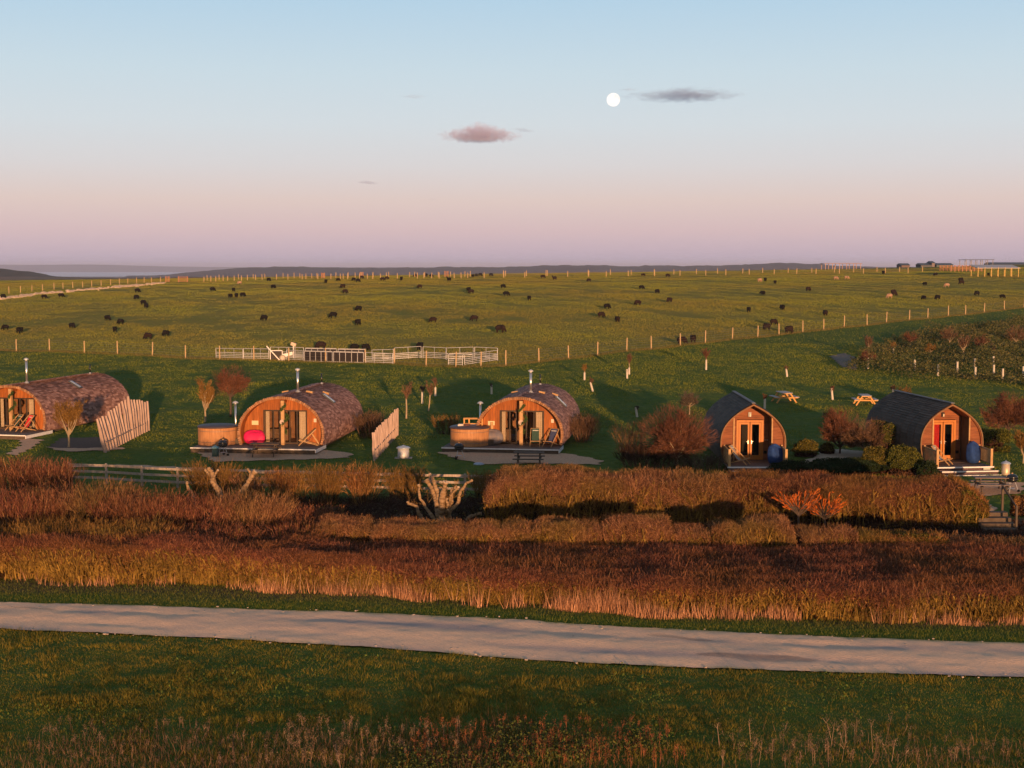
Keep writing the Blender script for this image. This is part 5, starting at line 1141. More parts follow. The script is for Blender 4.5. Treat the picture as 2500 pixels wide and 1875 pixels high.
# ---------------------------------------------------------------- hedges
def hull_sample(n, x0, x1, yf, yb, top, zfn=hgt, edge=.0):
    """random points in the solid between the front line yf(x), back line yb(x) and top(x, v)"""
    X = R.uniform(x0, x1, n); v = R.random(n); Y = yf(X) + (yb(X) - yf(X)) * v; T = top(X, v); zz = R.random(n); return X, Y, zfn(X, Y), T, v, zz
def stems_at(X, Y, hh, spread, segs, w, m, name, parent, kids=None, km=None, clip=None, tmin=.25, up=.06):
    n = len(X); P0 = np.stack([X, Y, hgt(X, Y) - .03], 1); D = nrm(np.stack([R.normal(size=n) * spread, R.normal(size=n) * spread, np.ones(n)], 1))
    spec = [(0, 0, 0, up, .10, segs, 0, 0)] + (kids or []); lv = grow(P0, D, hh, np.full(n, w), spec)
    if clip: lv = [clipsegs(l, clip) for l in lv]
    ribbons(lv[0] + (lv[1] if len(lv) > 2 else []), name, m, parent)
    return lv
def hedge(name, label, x0, x1, yf, yb, top, dens_stem, dens_twig, mats, stem_len=.9, twig_up=.5, group=None, core=.55, foliage=None, twl=.22, tww=.014, cat='hedge', top_bias=.5, gold_low=True, low_keep=.25):
    """a bare winter hedge: branching stems, a thick outer weave of twigs and a dark inner weave"""
    dens_twig *= 1.5; tww *= .68
    xm = (x0 + x1) / 2; ym = float((yf(xm) + yb(xm)) / 2); g = thing(name, label, cat, (0, 0, 0), 0, group)
    L = x1 - x0; Wd = float(np.mean(yb(np.linspace(x0, x1, 20)) - yf(np.linspace(x0, x1, 20)))); Hh = float(np.mean(top(np.linspace(x0, x1, 20), np.full(20, .5))))
    def clip(M):
        v = (M[:, 1] - yf(M[:, 0])) / (yb(M[:, 0]) - yf(M[:, 0])); T = top(M[:, 0], np.clip(v, 0, 1))
        return (M[:, 2] < hgt(M[:, 0], M[:, 1]) + T * R.uniform(.93, 1.04, len(M))) & (v > -.06 - .1 * R.random(len(M))) & (v < 1.1) & (M[:, 0] > x0 - .15) & (M[:, 0] < x1 + .15)
    ns = int(dens_stem * L * Wd); X, Y, Z, T, v, zz = hull_sample(ns, x0, x1, yf, yb, top)
    f = R.random(ns) < .45; Y = np.where(f, yf(X) - .02 + .30 * R.random(ns), Y)
    lv = stems_at(X, Y, T * stem_len * R.uniform(.8, 1.15, ns), .16, 4, .065, mats[0], 'stems', g, [(5, .45, .6, .12, .12, 3, .25, .55), (4, .5, .6, .1, .15, 2, .2, .65)], None, clip)
    g.children[-1].name = 'stem_frame'
    ribbons(lv[2], 'branch_weave', mats[1], g)
    # outer twigs: front face and top
    nt = int(dens_twig * L * (Wd + Hh)); X, Y, Z, T, v, zz = hull_sample(nt, x0, x1, yf, yb, top)
    u = R.random(nt); front = u < Hh / (Hh + Wd); dep = R.exponential(.16, nt)
    Y = np.where(front, yf(X) + np.minimum(dep, .9), Y); v = (Y - yf(X)) / (yb(X) - yf(X)); T = top(X, v); hgt_ = np.where(front, zz ** .8 * T, T - np.minimum(dep * .9, T * .8))
    lump = 1 + .10 * vnoise(X, Y * 3 + hgt_ * 2, 1.6, 3); hgt_ = hgt_ * np.minimum(lump, 1.12)
    C = np.stack([X, Y, hgt(X, Y) + np.maximum(hgt_, .08)], 1); low = hgt_ < T * (.62 + .12 * vnoise(X, Y, .8, 5)); bias = np.stack([np.zeros(nt), np.where(front, -.35, 0), np.where(front, .5, .9)], 1)
    sg2 = twig_cloud(C, bias, twl, tww, 1.0)
    pick = lambda k: [(sg2[0][k], sg2[1][k], sg2[2][k], sg2[3][k])]
    if gold_low: kk = low & (R.random(nt) < .75); keep = ~(low & front) | (R.random(nt) < low_keep)
    else: kk = R.random(nt) < .3; keep = kk | True
    gap = front & (vnoise(X, hgt_ * 2.2 + Y * .2, 2.1, 17) > .42) & (R.random(nt) < .85); keep = keep & ~gap
    ribbons(pick(~kk & keep), 'outer_twigs', mats[2], g); ribbons(pick(kk & keep), 'lower_twigs', mats[1], g)
    # coarse arching shoots in the face, and ragged upright shoots along the top
    ncs = int(dens_twig * .12 * L * (Wd + Hh)); X, Y, Z, T, v, zz = hull_sample(ncs, x0, x1, yf, yb, top); fr = R.random(ncs) < .6; Y = np.where(fr, yf(X) + .02 + .15 * R.random(ncs), Y); v = (Y - yf(X)) / (yb(X) - yf(X)); T = top(X, v)
    hh_ = np.where(fr, zz * T * .95, T - .05); C = np.stack([X, Y, hgt(X, Y) + hh_], 1); sg3 = twig_cloud(C, np.stack([R.normal(size=ncs) * .6, np.where(fr, -.25, 0), np.ones(ncs)], 1), twl * 2.0, tww * 1.7, .65)
    lowc = hh_ < T * .75; pk = lambda k: [(sg3[0][k], sg3[1][k], sg3[2][k], sg3[3][k])]
    lowc2 = lowc & (R.random(ncs) < .35); gp = fr & (vnoise(X, hh_ * 2.2 + Y * .2, 2.1, 17) > .42); ribbons(pk(lowc2 & ~gp), 'lower_shoots', mats[0], g); ribbons(pk(~lowc & ~gp), 'upper_shoots', mats[2], g)
    nu = int(L * Wd * (60 if name != 'roadside_hedge' else 22)); X, Y, Z, T, v, zz = hull_sample(nu, x0, x1, yf, yb, top); C = np.stack([X, Y, hgt(X, Y) + T], 1); ribbons([twig_cloud(C, np.stack([R.normal(size=nu) * .3, R.normal(size=nu) * .3, np.ones(nu)], 1), twl * 1.3, tww, .15)], 'top_shoots', mats[2], g)
    # inner weave, its dark colour standing in for shade deep in the hedge
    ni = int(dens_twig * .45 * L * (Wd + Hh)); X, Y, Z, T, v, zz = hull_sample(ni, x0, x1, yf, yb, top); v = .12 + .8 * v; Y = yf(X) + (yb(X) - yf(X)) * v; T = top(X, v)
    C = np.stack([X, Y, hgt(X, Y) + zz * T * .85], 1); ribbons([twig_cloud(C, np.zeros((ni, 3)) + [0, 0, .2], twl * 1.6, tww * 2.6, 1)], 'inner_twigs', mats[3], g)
    if foliage:
        fm, amt, size = foliage; nf = int(amt * L * (Wd + Hh)); X, Y, Z, T, v, zz = hull_sample(nf, x0, x1, yf, yb, top); front = R.random(nf) < Hh / (Hh + Wd); Y = np.where(front, yf(X) + np.minimum(R.exponential(.12, nf), .6), Y); v = (Y - yf(X)) / (yb(X) - yf(X)); T = top(X, v); hh = np.where(front, zz * T, T - R.exponential(.1, nf)) * (1 + .08 * vnoise(X, Y * 3, 2.1, 9))
        leaves(np.stack([X, Y, hgt(X, Y) + np.maximum(hh, .05)], 1), size, 'foliage', fm, g)
    return g
inner = vm('inner_shade_twigs', (.060, .030, .020), (.04, .022, .016), .3)  # dark albedo paints in the shade inside hedges and undergrowth
dk_red = vm('dark_red_tops', (.155, .050, .036), (.115, .040, .032), .5, (.22, .095, .050), (.30, (.12, .065, .02), .5)); rust = vm('rusty_twigs', (.185, .074, .027), (.14, .055, .024), .5, (.26, .13, .045), (.45, (.15, .105, .028), .9)); pinkb = vm('pink_brown_twigs', (.19, .080, .044), (.14, .056, .034), .5, (.27, .14, .07), (.4, (.15, .105, .032), .75))
olive_l = vm('ivy_leaves', (.055, .065, .014), (.085, .075, .016), .5, (.13, .10, .02)); green_l = vm('evergreen_leaves', (.030, .050, .012), (.05, .07, .015), .5, (.12, .11, .02)); dark_l = vm('dark_ivy_leaves', (.018, .034, .014), (.03, .045, .016), .4)
pl = lambda pts: (lambda a: (lambda X: np.interp(X, a[0], a[1])))((np.array([p[0] for p in pts]), np.array([p[1] for p in pts])))
# A: roadside hedge, right behind the verge
vA = lambda X: np.interp(X, [-22, -9, 0, 12, 18, 24], [2.9, 2.8, 1.55, 1.75, 2.2, 2.3])
fA = lambda X: roadT(X) + vA(X) + .62 + .22 * np.sin(X * .9) + .15 * np.sin(X * 2.3)
bA = lambda X: 56.45 + 0 * X
tA = lambda X, v: (1.0 + .09 * vnoise(X, v * 3, .7, 3) + .08 * vnoise(X, v * 5, 2.2, 2)) * np.clip(.9 + 1.4 * v, 0, 1.0) * (1 - .26 * np.clip((v - .15) / .85, 0, 1)) * np.interp(X, [-19, -11, -7, 0, 24], [1.55, 1.45, 1.15, 1.0, 1.05])
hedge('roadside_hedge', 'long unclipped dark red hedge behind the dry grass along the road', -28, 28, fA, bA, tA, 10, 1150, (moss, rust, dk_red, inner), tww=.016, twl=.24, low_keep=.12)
# B: clipped row of bushes behind it
Bt = [(770, 905, 1276, 0), (905, 1130, 1284, 0), (1135, 1222, 1282, 0), (1226, 1300, 1279, 1), (1302, 1470, 1276, 1), (1474, 1640, 1270, 0), (1645, 1735, 1293, 1), (1740, 1812, 1280, 1), (1814, 1940, 1273, 0), (1960, 2098, 1292, 0), (2100, 2196, 1303, 2), (2196, 2322, 1306, 2), (2324, 2420, 1316, 0), (2422, 2580, 1322, 0)]
YB = 56.6
names = ['rusty', 'rusty', 'brown', 'golden', 'golden', 'brown', 'golden', 'golden', 'round shouldered rusty', 'brown', 'olive', 'green ivied', 'brown', 'brown']
lbl = ['brown clipped bush left of the large pollard, leftmost of the low clipped row', 'brown clipped bush around the foot of the large pollard tree', 'reddish clipped bush just right of the large pollard tree', 'narrow golden clipped bush, second right of the large pollard tree', 'wide golden stemmed clipped bush at the middle of the low row', 'long brown clipped bush with arching golden stems, centre right of the low row', 'golden stemmed clipped bush left of the narrow gap in the low row', 'golden branching clipped bush left of the round shouldered one', 'round shouldered rusty clipped bush left of the willow trunks', 'low domed brown clipped bush right of the willow trunks', 'olive tinged clipped bush right of the low domed one', 'green ivied clipped bush in the low row at right', 'brown clipped bush right of the green ivied one', 'brown clipped bush at the right end of the low row']
for i, (a, b, yt, k) in enumerate(Bt):
    Yb = YB + (.0 if a > 900 else .6); x0, x1 = PX(a, Yb, 1.5), PX(b, Yb, 1.5); T0 = ZY(yt, Yb + 1.0) - .02
    def tf(X, v, x0=x0, x1=x1, T0=T0):
        e = np.clip(np.minimum(X - x0, x1 - X) / .35, 0, 1); return T0 * (.88 + .12 * np.sqrt(e)) * np.clip(.88 + 1.2 * v, 0, 1) * (1 + .07 * vnoise(X, v * 2, 2.5, 4))
    mm = (moss, moss if k else rust, pinkb if k != 2 else rust, inner)
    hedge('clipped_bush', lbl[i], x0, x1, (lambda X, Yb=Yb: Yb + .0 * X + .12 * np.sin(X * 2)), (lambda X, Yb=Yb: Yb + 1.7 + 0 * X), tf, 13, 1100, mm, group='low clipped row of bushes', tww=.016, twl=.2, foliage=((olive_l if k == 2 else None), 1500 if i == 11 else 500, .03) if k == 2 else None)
# C: tall clipped hedge in front of the lodges and pods
def Cseg(a, b, ya, yb_, label, mm, fol=None, D=63.2, depth=2.7, dens=1300, nm='tall_hedge'):
    x0, x1 = PX(a, D, 2.6), PX(b, D, 2.6); za, zb = ZY(ya, D + .5), ZY(yb_, D + .5)
    def tf(X, v):
        g0 = .35; return (np.interp(X, [x0, x1], [za, zb]) - g0 + .09 * vnoise(X, v * 3, .8, 6) + .08 * vnoise(X, v * 4, 2.6, 8)) * np.clip(.88 + 1.1 * v, 0, 1) * np.clip(np.where(X - x0 < x1 - X, .72 if a < 1200 else .93, .93 if b < 2400 else .75) + np.minimum(X - x0, x1 - X) * .35, 0, 1)
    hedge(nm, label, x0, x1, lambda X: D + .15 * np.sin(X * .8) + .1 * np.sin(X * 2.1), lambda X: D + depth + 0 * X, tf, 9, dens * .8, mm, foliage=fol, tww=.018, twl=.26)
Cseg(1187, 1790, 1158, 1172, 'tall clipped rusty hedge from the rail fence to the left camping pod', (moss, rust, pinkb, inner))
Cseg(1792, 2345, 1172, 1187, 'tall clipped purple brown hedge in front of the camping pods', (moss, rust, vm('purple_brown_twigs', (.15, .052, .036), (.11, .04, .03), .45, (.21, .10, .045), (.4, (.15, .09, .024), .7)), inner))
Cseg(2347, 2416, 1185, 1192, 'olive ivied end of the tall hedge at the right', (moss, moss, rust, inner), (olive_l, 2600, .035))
# scrub between fence and low row (wispy upright shrubs)
def shrub(x, yb, yt, wpx, label, mm, dens=1.0, name='wispy_shrub', cat='shrub', fol=None, depth=1.6, lean=.16, group=None, fan=True):
    p = P(x, yb); h = (yb - yt) / pxm(p.y) * .98; w = wpx / pxm(p.y); g = thing(name, label, cat, (0, 0, 0), 0, group)
    n = int(26 * w * dens * 1.6) + 12; a = R.random(n) * 6.28; r = np.sqrt(R.random(n)) * (.34 if fan else .5)
    X = p.x + np.cos(a) * r * w; Y = p.y + depth * .3 + np.sin(a) * r * depth; D0 = np.stack([(X - p.x) / w * 1.1, np.sin(a) * .25, np.ones(n)], 1)
    P0 = np.stack([X, Y, hgt(X, Y) - .03], 1); D = nrm(D0 + R.normal(size=(n, 3)) * .12)
    lv = grow(P0, D, h * R.uniform(.65, 1.02, n), np.full(n, .028), [(0, 0, 0, .04, .08, 4, 0, 0), (int(5 * dens) + 2, .42, .45, .15, .12, 2, .25, .6), (3, .5, .5, .12, .15, 2, .2, .8)])
    zt = hz(p.x, p.y) + h; cl = lambda M: M[:, 2] < hz(p.x, p.y) + h * R.uniform(.78, 1.04, len(M)); lv = [clipsegs(l, cl) for l in lv]
    ribbons(lv[0], 'stem_frame', mm[0], g); ribbons(lv[1] + lv[2], 'twig_crown', mm[1], g)
    if fol:
        nf = int(fol[1] * w * h); t = R.random((nf, 3)) * 2 - 1; t = t[(t ** 2).sum(1) < 1]; C = np.stack([p.x + t[:, 0] * w / 2, p.y + depth / 2 + t[:, 1] * depth / 2, hz(p.x, p.y) + h * .48 + t[:, 2] * h * .52], 1); C[:, 2] += .08 * h * vnoise(C[:, 0], C[:, 1], 4, 2); leaves(C, fol[2], 'foliage', fol[0], g)
    return g
WG = 'wispy shrubs in front of the rail fences'
for x, yb, yt, w, mm, lb in [(510, 1240, 1122, 120, (rust, tw_gold), 'rusty gold wispy shrub under the left hot tub gravel, leftmost in the fence gap'), (600, 1245, 1150, 80, (rust, pinkb), 'pink grey pale plume of twigs right of the small pollard tree'), (700, 1235, 1140, 110, (rust, rust), 'upright rusty shrub below the middle lodge picnic table'), (790, 1235, 1134, 110, (rust, tw_gold), 'golden arching shrub below the middle lodge deck'), (880, 1235, 1130, 90, (rust, rust), 'tall rusty shrub below the right stake screen'), (985, 1225, 1138, 100, (tw_gold, tw_gold), 'golden upright shrub with pale tips under the galvanised ash bin'), (1180, 1230, 1150, 60, (rust, tw_gold), 'narrow dry shrub between the rail fence end and the tall rusty hedge'), (112, 1240, 1122, 140, (pinkb, dk_red), 'dark red brush at far left below the gravel path'), (30, 1240, 1112, 130, (pinkb, dk_red), 'dark red brush in the left corner under the leftmost lodge')]:
    shrub(x, yb, yt, w * .9, lb, mm, 1.1, group=WG, depth=2.0)
# left scrub mass
for i, (x, yb, yt, w, mm, lb) in enumerate([(60, 1330, 1190, 170, (pinkb, dk_red), 'dark red wild brush at the left edge, upper row'), (200, 1325, 1180, 160, (pinkb, pinkb), 'pale pinkish wild brush right of the left edge brush'), (330, 1335, 1200, 170, (pinkb, dk_red), 'reddish wild brush below the left rail fence'), (470, 1330, 1215, 170, (pinkb, dk_red), 'brown wild brush under the small pollard tree, left side'), (610, 1330, 1205, 150, (pinkb, pinkb), 'pink brown wild brush under the small pollard tree, right side'), (740, 1325, 1245, 150, (rust, dk_red), 'low red brown brush left of the clipped row'), (120, 1390, 1270, 200, (moss, tw_gold), 'golden mossy brush at lower left of the wild brush'), (300, 1395, 1280, 200, (moss, rust), 'golden brown brush left of centre in the wild brush'), (500, 1385, 1290, 220, (moss, dk_red), 'dark red brush in the middle of the left wild brush'), (690, 1385, 1290, 200, (moss, dk_red), 'dark red brush at the right end of the left wild brush')]):
    shrub(x, yb, yt, w, lb, mm, 1.5, 'wild_brush', 'brush', depth=3.0, group='wild brush left of the clipped row', fan=False)
# bramble patch, left
shrub(110, 1300, 1225, 230, 'green and gold leafed bramble patch among the left wild brush', (moss, tw_gold), .6, 'bramble_patch', 'bramble', (mat('bramble_leaves', (.05, .06, .015), (.14, .10, .02), .8, 4, .5), 1400, .045), 2.0)
# bushes around the pods
shrub(1545, 1125, 1025, 80, 'loose mossy shrub left of the large russet tree', (tw_gold, tw_brown), .5, depth=1.5)
shrub(1600, 1145, 1085, 150, 'dark tangle of undergrowth below the large russet tree', (tw_brown, inner), 1.3, depth=2.5, fan=False, fol=(dark_l, 500, .04))
shrub(1720, 1150, 1110, 130, 'low dark undergrowth with dry leaves between russet tree and camping pod', (tw_brown, tw_grey), 1.0, fan=False, fol=(mat('dry_white_leaves', (.4, .38, .3), (.2, .2, .14), .8, 6, .4), 120, .03))
def bush(x, yb, yt, wpx, label, lm, dens=1500, size=.04, depth=None, box=False, name='evergreen_bush', cat='bush'):
    p = P(x, yb); h = (yb - yt) / pxm(p.y); w = wpx / pxm(p.y); d = depth or w * .8; g = thing(name, label, cat, p, 0)
    n = int(dens * (w * h * 2 + w * d * 1.4)); a = nrm(R.normal(size=(n, 3))); a[:, 2] = np.abs(a[:, 2]) * np.where(R.random(n) < .25, -.2, 1)
    if box: a = np.sign(a) * np.abs(a) ** .45; a /= np.maximum(np.abs(a).max(1, keepdims=True), 1e-6) ** .8
    r = 1 - np.abs(R.normal(size=n)) * .10; az, el = np.arctan2(a[:, 1], a[:, 0]), a[:, 2]
    lump = 1 + (.12 if not box else .04) * (np.sin(az * 3 + el * 4 + x) + np.sin(az * 7 - el * 9) * .6 + np.sin(el * 13 + az * 5) * .4); r = r * lump
    C = np.stack([a[:, 0] * r * w / 2, a[:, 1] * r * d / 2 + d / 2, h * .35 + a[:, 2] * r * h * .62], 1); C = C[C[:, 2] > 0]
    leaves(C, size, 'foliage', lm, g)
    k = MB(); 
    for i in range(14): t = random.random() * 6.28; k.tube((0, d / 2, 0), (math.cos(t) * w * .4, d / 2 + math.sin(t) * d * .4, h * random.uniform(.4, .8)), .03, .01, 5)
    k.build('stem_frame', bark_dark, g)
    ni = 900; t = nrm(R.normal(size=(ni, 3))) * (R.random((ni, 1)) ** .4) * .8; t[:, 2] = np.abs(t[:, 2]); ribbons([twig_cloud(t * [w / 2, d / 2, h * .85] + [0, d / 2, .05], np.zeros((ni, 3)), .35, .09, 1)], 'inner_twigs', inner, g)
    return g
bush(1972, 1118, 1076, 62, 'bright olive rounded bush right of the left camping pod', olive_l, 1700)
bush(2022, 1110, 1082, 34, 'small olive bush right of the bright rounded one', olive_l, 1700)
bush(2190, 1122, 1034, 76, 'dark green boxy clipped evergreen against the right camping pod roof', green_l, 1700, box=True, depth=2.5)
bush(2212, 1165, 1092, 90, 'tall loose olive bush left of the right camping pod deck', green_l, 1600)
bush(2150, 1160, 1095, 90, 'olive and brown bush between dark ivy hump and tall loose bush', olive_l, 1200)
bush(2075, 1165, 1124, 210, 'low dark green ivy hump between the camping pods', dark_l, 1500, depth=2.0)
bush(1945, 1168, 1128, 120, 'low dark shrubs right of the left camping pod bin', dark_l, 900, depth=1.5)
bush(2430, 1105, 1052, 80, 'olive clipped evergreen behind the right camping pod deck', green_l, 1600, box=True, depth=2)
bush(2272, 1172, 1128, 50, 'low dark bush at the left of the white edged steps', dark_l, 1500)
shrub(1090, 1062, 1010, 60, 'loose olive shrub behind the right hot tub', (tw_brown, tw_gold), .7, 'loose_shrub', 'shrub', (green_l, 500, .04), 1.2)
shrub(900, 1072, 1005, 70, 'dark overgrown shrub right of the middle barrel lodge', (tw_brown, tw_brown), 1.2, 'loose_shrub', 'shrub', (dark_l, 500, .05), 3.0)
shrub(1425, 1082, 1010, 60, 'dark overgrown shrub right of the right barrel lodge', (tw_brown, tw_brown), 1.2, 'loose_shrub', 'shrub', (dark_l, 500, .05), 3.0)
bush(2495, 1262, 1210, 40, 'clipped rusty hedge end cut by the right edge', rust, 1500, box=True)
# ---------------------------------------------------------------- stuff: scrub of the plantation
pol = [(p.x, p.y) for p in [P(*q) for q in [(2062, 905), (2085, 885), (2120, 862), (2180, 835), (2260, 815), (2340, 800), (2620, 780), (2620, 960), (2500, 948), (2380, 932), (2260, 930), (2150, 918)]]]
xa, xb = min(p[0] for p in pol), max(p[0] for p in pol); ya, yb2 = min(p[1] for p in pol), max(p[1] for p in pol)
n = 170000; X = R.uniform(xa, xb, n); Y = R.uniform(ya, yb2, n); k = inpoly(X, Y, pol); X, Y = X[k], Y[k]
hh = (.75 + .55 * vnoise(X, Y, .8, 4)).clip(.15, 1.6); Z = hgt(X, Y) + hh * R.random(len(X)) ** .5
o = leaves(np.stack([X, Y, Z], 1), .085, 'scrub', mat('plantation_scrub', (.038, .070, .018), (.075, .078, .024), .9, .35, .5, c3=(.095, .080, .028))); tag(o, kind='stuff')
# ---------------------------------------------------------------- stuff: grass
def fill(n, Y0, Y1, xmul, keep, pw=1.0):
    Y = Y0 + (Y1 - Y0) * R.random(n) ** pw; X = (R.random(n) * 2 - 1) * (Y * .395 + 5); k = keep(X, Y); return X[k], Y[k]
def nopatio(X, Y):
    r = np.ones(len(X), bool)
    for pl_ in PATIOS: r &= ~inpoly(X, Y, pl_)
    return r
BX = []
for G, (w0, w1, y0, y1) in ((G1, (-3.4, 2.7, -1.8, 11)), (G2, (-5, 2.7, -1.2, 10.2)), (G3, (-4.4, 2.7, -1.4, 10)), (G5, (-1.7, 1.7, -1.9, 7.5)), (G6, (-1.7, 1.7, -2.4, 8))):
    BX.append([tuple(on(G, a, b)[:2]) for a, b in ((w0, y0), (w1, y0), (w1, y1), (w0, y1))])
def noblg(X, Y):
    r = np.ones(len(X), bool)
    for b in BX: r &= ~inpoly(X, Y, b)
    return r
def gm(name, a, b, c, s=.35, isl=.35): return mat(name, a, b, .9, s, isl, c3=c, spec=.15)
g_near = gm('foreground_grass', (.080, .105, .013), (.125, .118, .016), (.20, .14, .024), .5)
g_lawn = gm('lawn_grass', (.11, .160, .017), (.14, .17, .021), (.19, .185, .028), .3, .2)
g_field = mat('field_grass', (.185, .205, .030), (.165, .195, .028), .9, .12, .15, c3=(.22, .21, .038), spec=.15, big=(.035, (.20, .165, .036), .8))
onroad = lambda X, Y: (Y > roadB(X) + .12) & (Y < roadT(X) - .12)
# foreground meadow
X, Y = fill(520000, 31, 50, 1, lambda X, Y: (Y < roadB(X) + .1 * np.sin(X * 3)) & (R.random(len(X)) < .75 + .3 * vnoise(X, Y, .9, 1)))
lowz = .085 + .045 * vnoise(X, Y, .55, 6) + .055 * vnoise(X, Y, 3.3, 7) + .03 * vnoise(X, Y, 7.1, 9)
blades(X, Y, np.maximum(lowz, .055), .020, .45, 'meadow_grass', g_near)
# verge between road and hedge
X, Y = fill(190000, 43, 56, 1, lambda X, Y: (Y > roadT(X) - .05 + .12 * np.sin(X * 2.7)) & (Y < fA(X) + .5))
blades(X, Y, .07 + .05 * R.random(len(X)), .016, .4, 'verge_grass', gm('verge_grass', (.055, .11, .012), (.09, .12, .016), (.15, .13, .025)))
# dry tall grass at the hedge foot
X = R.uniform(-25, 25, 42000); Y = fA(X) - .6 + np.abs(R.normal(size=len(X))) * .75; k = R.random(len(X)) < (.38 + .9 * vnoise(X, Y, 1.3, 8)) * np.interp(X, [-25, -13, -8, 25], [.12, .25, .9, 1]); X, Y = X[k], Y[k]
dry = gm('dry_grass', (.34, .16, .085), (.22, .10, .055), (.46, .25, .14), .9, .5)
blades(X, Y, (.26 + .22 * vnoise(X, Y, 1.1, 2) + .16 * vnoise(X, Y, 3.1, 7) + .28 * R.random(len(X))).clip(.08, 1.0), .022, .2, 'dry_grass', dry)
X = R.uniform(-25, 25, 9000); Y = fA(X) - .1 + R.random(len(X)) * 1.0; k = vnoise(X, Y, .9, 21) > -.1; X, Y = X[k], Y[k]; blades(X, Y, .5 + .6 * R.random(len(X)), .022, .2, 'dry_stems', gm('dry_stems', (.30, .16, .09), (.24, .12, .07), (.42, .26, .15)))
# ground litter under hedges
# undergrowth between the hedges, coloured dark to paint in the shade there
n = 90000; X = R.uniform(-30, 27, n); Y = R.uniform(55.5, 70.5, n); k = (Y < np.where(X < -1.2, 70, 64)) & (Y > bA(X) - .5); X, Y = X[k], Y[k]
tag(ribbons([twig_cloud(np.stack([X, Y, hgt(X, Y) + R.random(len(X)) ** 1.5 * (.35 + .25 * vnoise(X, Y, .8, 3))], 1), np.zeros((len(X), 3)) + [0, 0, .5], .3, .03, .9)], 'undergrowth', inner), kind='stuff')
# foreground weeds
X, Y = fill(60000, 30, 37.6, 1, lambda X, Y: (R.random(len(X)) < np.clip((36.0 - Y) / 1.6 + .7 * vnoise(X, Y, .7, 3), 0, 1) * np.interp(X, [-14, -9, 0, 2.5, 5, 14], [.2, .6, .7, .35, .15, .2])))
blades(X, Y, .16 + .14 * R.random(len(X)) + .08 * vnoise(X, Y, 1.9, 5), .016, .3, 'dead_weed_stems', gm('dead_weeds', (.13, .075, .04), (.09, .052, .03), (.18, .11, .065), .5, .4))
# seed heads / docks: stalks with clusters, rust or buff
def stalks(n, x0, x1, y0, y1, h0, h1, m, name, lab, heads=26, hs=.012):
    X = R.uniform(x0, x1, n); Y = R.uniform(y0, y1, n); hh = R.uniform(h0, h1, n); Z = hgt(X, Y); tl = R.normal(size=(n, 2)) * .10
    P0 = np.stack([X, Y, Z], 1); P1 = P0 + np.stack([tl[:, 0] * hh, tl[:, 1] * hh, hh], 1)
    segs = [(P0, P1, np.full(n, .014), np.full(n, .008))]; br = 5
    t = R.uniform(.45, .95, (n, br)); b0 = P0[:, None] + (P1 - P0)[:, None] * t[..., None]; b0 = b0.reshape(-1, 3); d = nrm(R.normal(size=b0.shape) * [.5, .5, .1] + [0, 0, .9]); L = np.repeat(hh, br) * .25
    b1 = b0 + d * L[:, None]; segs.append((b0, b1, np.full(len(b0), .008), np.full(len(b0), .006)))
    g = thing(name, None, None); o = ribbons(segs, name, m); bpy.data.objects.remove(g)
    allp = np.concatenate([P1, b1]); q = np.repeat(allp, heads // 4, 0); q = q + R.normal(size=q.shape) * [.02, .02, .05]
    # heads joined in the same stuff object
    a = nrm(R.normal(size=q.shape)); b = nrm(np.cross(a, R.normal(size=q.shape))); s = hs
    V = np.stack([q - a * s, q + b * s * .6, q + a * s, q - b * s * .6], 1).reshape(-1, 3); o2 = np_mesh(name + '_heads', V, 4, m)
    tag(o, kind='stuff'); tag(o2, kind='stuff')
buff = gm('buff_weed', (.20, .13, .085), (.15, .09, .06), (.27, .19, .13)); rustw = gm('rust_weed', (.20, .065, .028), (.14, .045, .02), (.25, .10, .045)); brw = gm('brown_weed', (.13, .08, .055), (.09, .055, .04), (.19, .13, .09))
stalks(120, -6, -1, 33.0, 36.2, .14, .38, buff, 'buff_weed_stalks', '')
stalks(240, -2.5, 4.2, 33.0, 36.0, .14, .42, rustw, 'rust_dock_stalks', '')
stalks(170, -12, -4, 33.0, 36.2, .12, .32, brw, 'brown_weed_stalks', '')
stalks(40, 5, 10, 33.0, 35.0, .35, .8, buff, 'buff_weed_stalks', '')
stalks(90, 5.5, 13, 33.0, 34.4, .2, .45, brw, 'brown_weed_stalks', '')
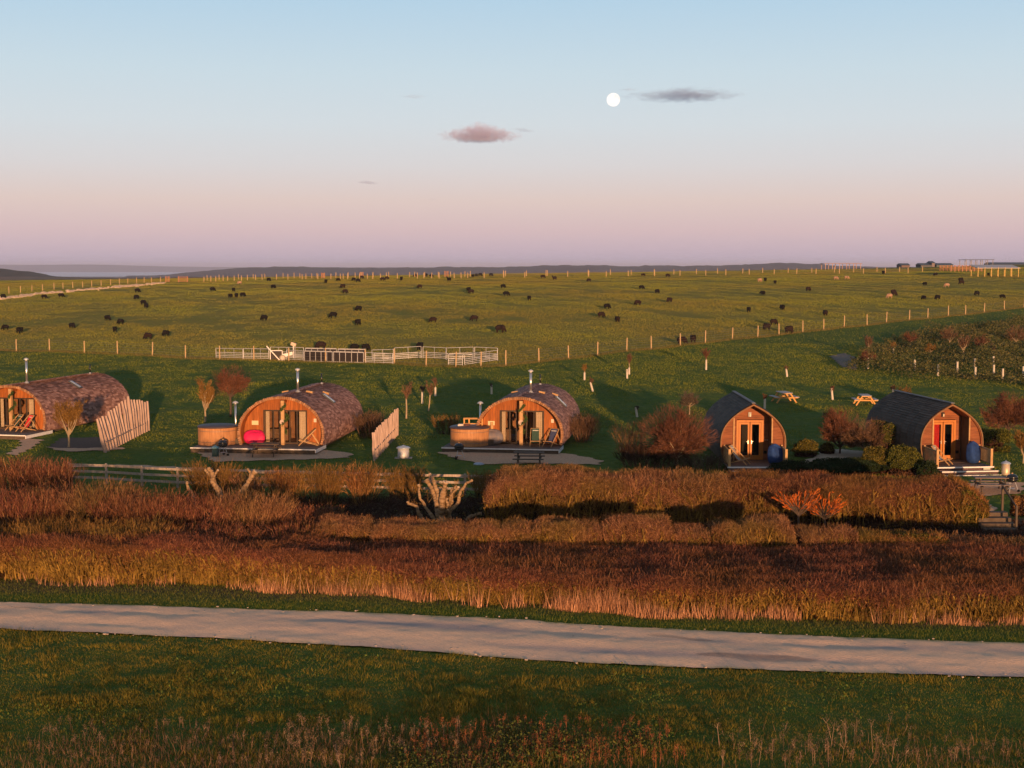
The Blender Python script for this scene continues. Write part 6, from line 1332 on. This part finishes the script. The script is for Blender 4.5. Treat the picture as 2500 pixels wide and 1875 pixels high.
# leafy nettles / dock rosettes
n = 16000; X = R.uniform(-3, 6, n); Y = R.uniform(32, 37, n); k = vnoise(X, Y, 1.0, 12) > .05; X, Y = X[k], Y[k]
tag(leaves(np.stack([X, Y, hgt(X, Y) + R.random(len(X)) * .32], 1), .035, 'nettle_leaves', gm('nettle_leaf', (.035, .065, .018), (.06, .08, .02), (.09, .09, .02))), kind='stuff')
n = 10000; X = R.uniform(-14, 16, n); Y = R.uniform(34, 43, n); k = (vnoise(X, Y, 1.3, 15) > .42) & (Y < roadB(X) - .1); X, Y = X[k], Y[k]
tag(leaves(np.stack([X, Y, hgt(X, Y) + .03 + R.random(len(X)) * .10], 1), .035, 'clover_leaves', gm('clover_leaf', (.05, .09, .018), (.07, .10, .02), (.08, .11, .02))), kind='stuff')
# lawn
X, Y = fill(420000, 63, 150, 1, lambda X, Y: (Y < fenceY(X) + .2) & noblg(X, Y) & nopatio(X, Y), .8)
blades(X, Y, (.05 + .035 * vnoise(X, Y, .5, 1) + .045 * vnoise(X, Y, 1.9, 3) + .02 * vnoise(X, Y, 4.7, 3) + Y * .0002).clip(.02, 1), .04, .5, 'lawn_grass', g_lawn)
X, Y = fill(120000, 118, 215, 1, lambda X, Y: (Y < fenceY(X)) & (X > 8))
blades(X, Y, .08 + .05 * R.random(len(X)), .05, .5, 'lawn_grass', g_lawn)
# field
X, Y = fill(1500000, 112, 400, 1, lambda X, Y: (Y > fenceY(X) - .2), .85)
blades(X, Y, (.085 + .035 * vnoise(X, Y, .2, 2) + .03 * vnoise(X, Y, .9, 4) + .02 * vnoise(X, Y, 2.5, 5)).clip(.03, 1), .07, .5, 'field_grass', g_field)
# tussocks along the near fence line
X = R.uniform(-60, 75, 30000); Y = fenceY(X) + R.normal(size=len(X)) * .35; blades(X, Y, .12 + .12 * R.random(len(X)), .03, .4, 'fence_line_grass', gm('fence_line_grass', (.12, .11, .03), (.08, .1, .025), (.2, .15, .06)))
# ================================================================== AIR
hm = bpy.data.materials.new('evening_haze'); hm.use_nodes = True; nt = hm.node_tree; nt.nodes.remove(nt.nodes['Principled BSDF']); v = nt.nodes.new('ShaderNodeVolumePrincipled'); v.inputs['Color'].default_value = (.60, .70, 1.0, 1); v.inputs["Density"].default_value = 6.5e-5; v.inputs['Anisotropy'].default_value = 0.0
nt.links.new(v.outputs[0], nt.nodes['Material Output'].inputs['Volume'])
hb = MB().box((0, 30000 - 1500, (-80 + 75) / 2), (80000, 63000, 155)).build('haze', hm); tag(hb, kind='stuff')
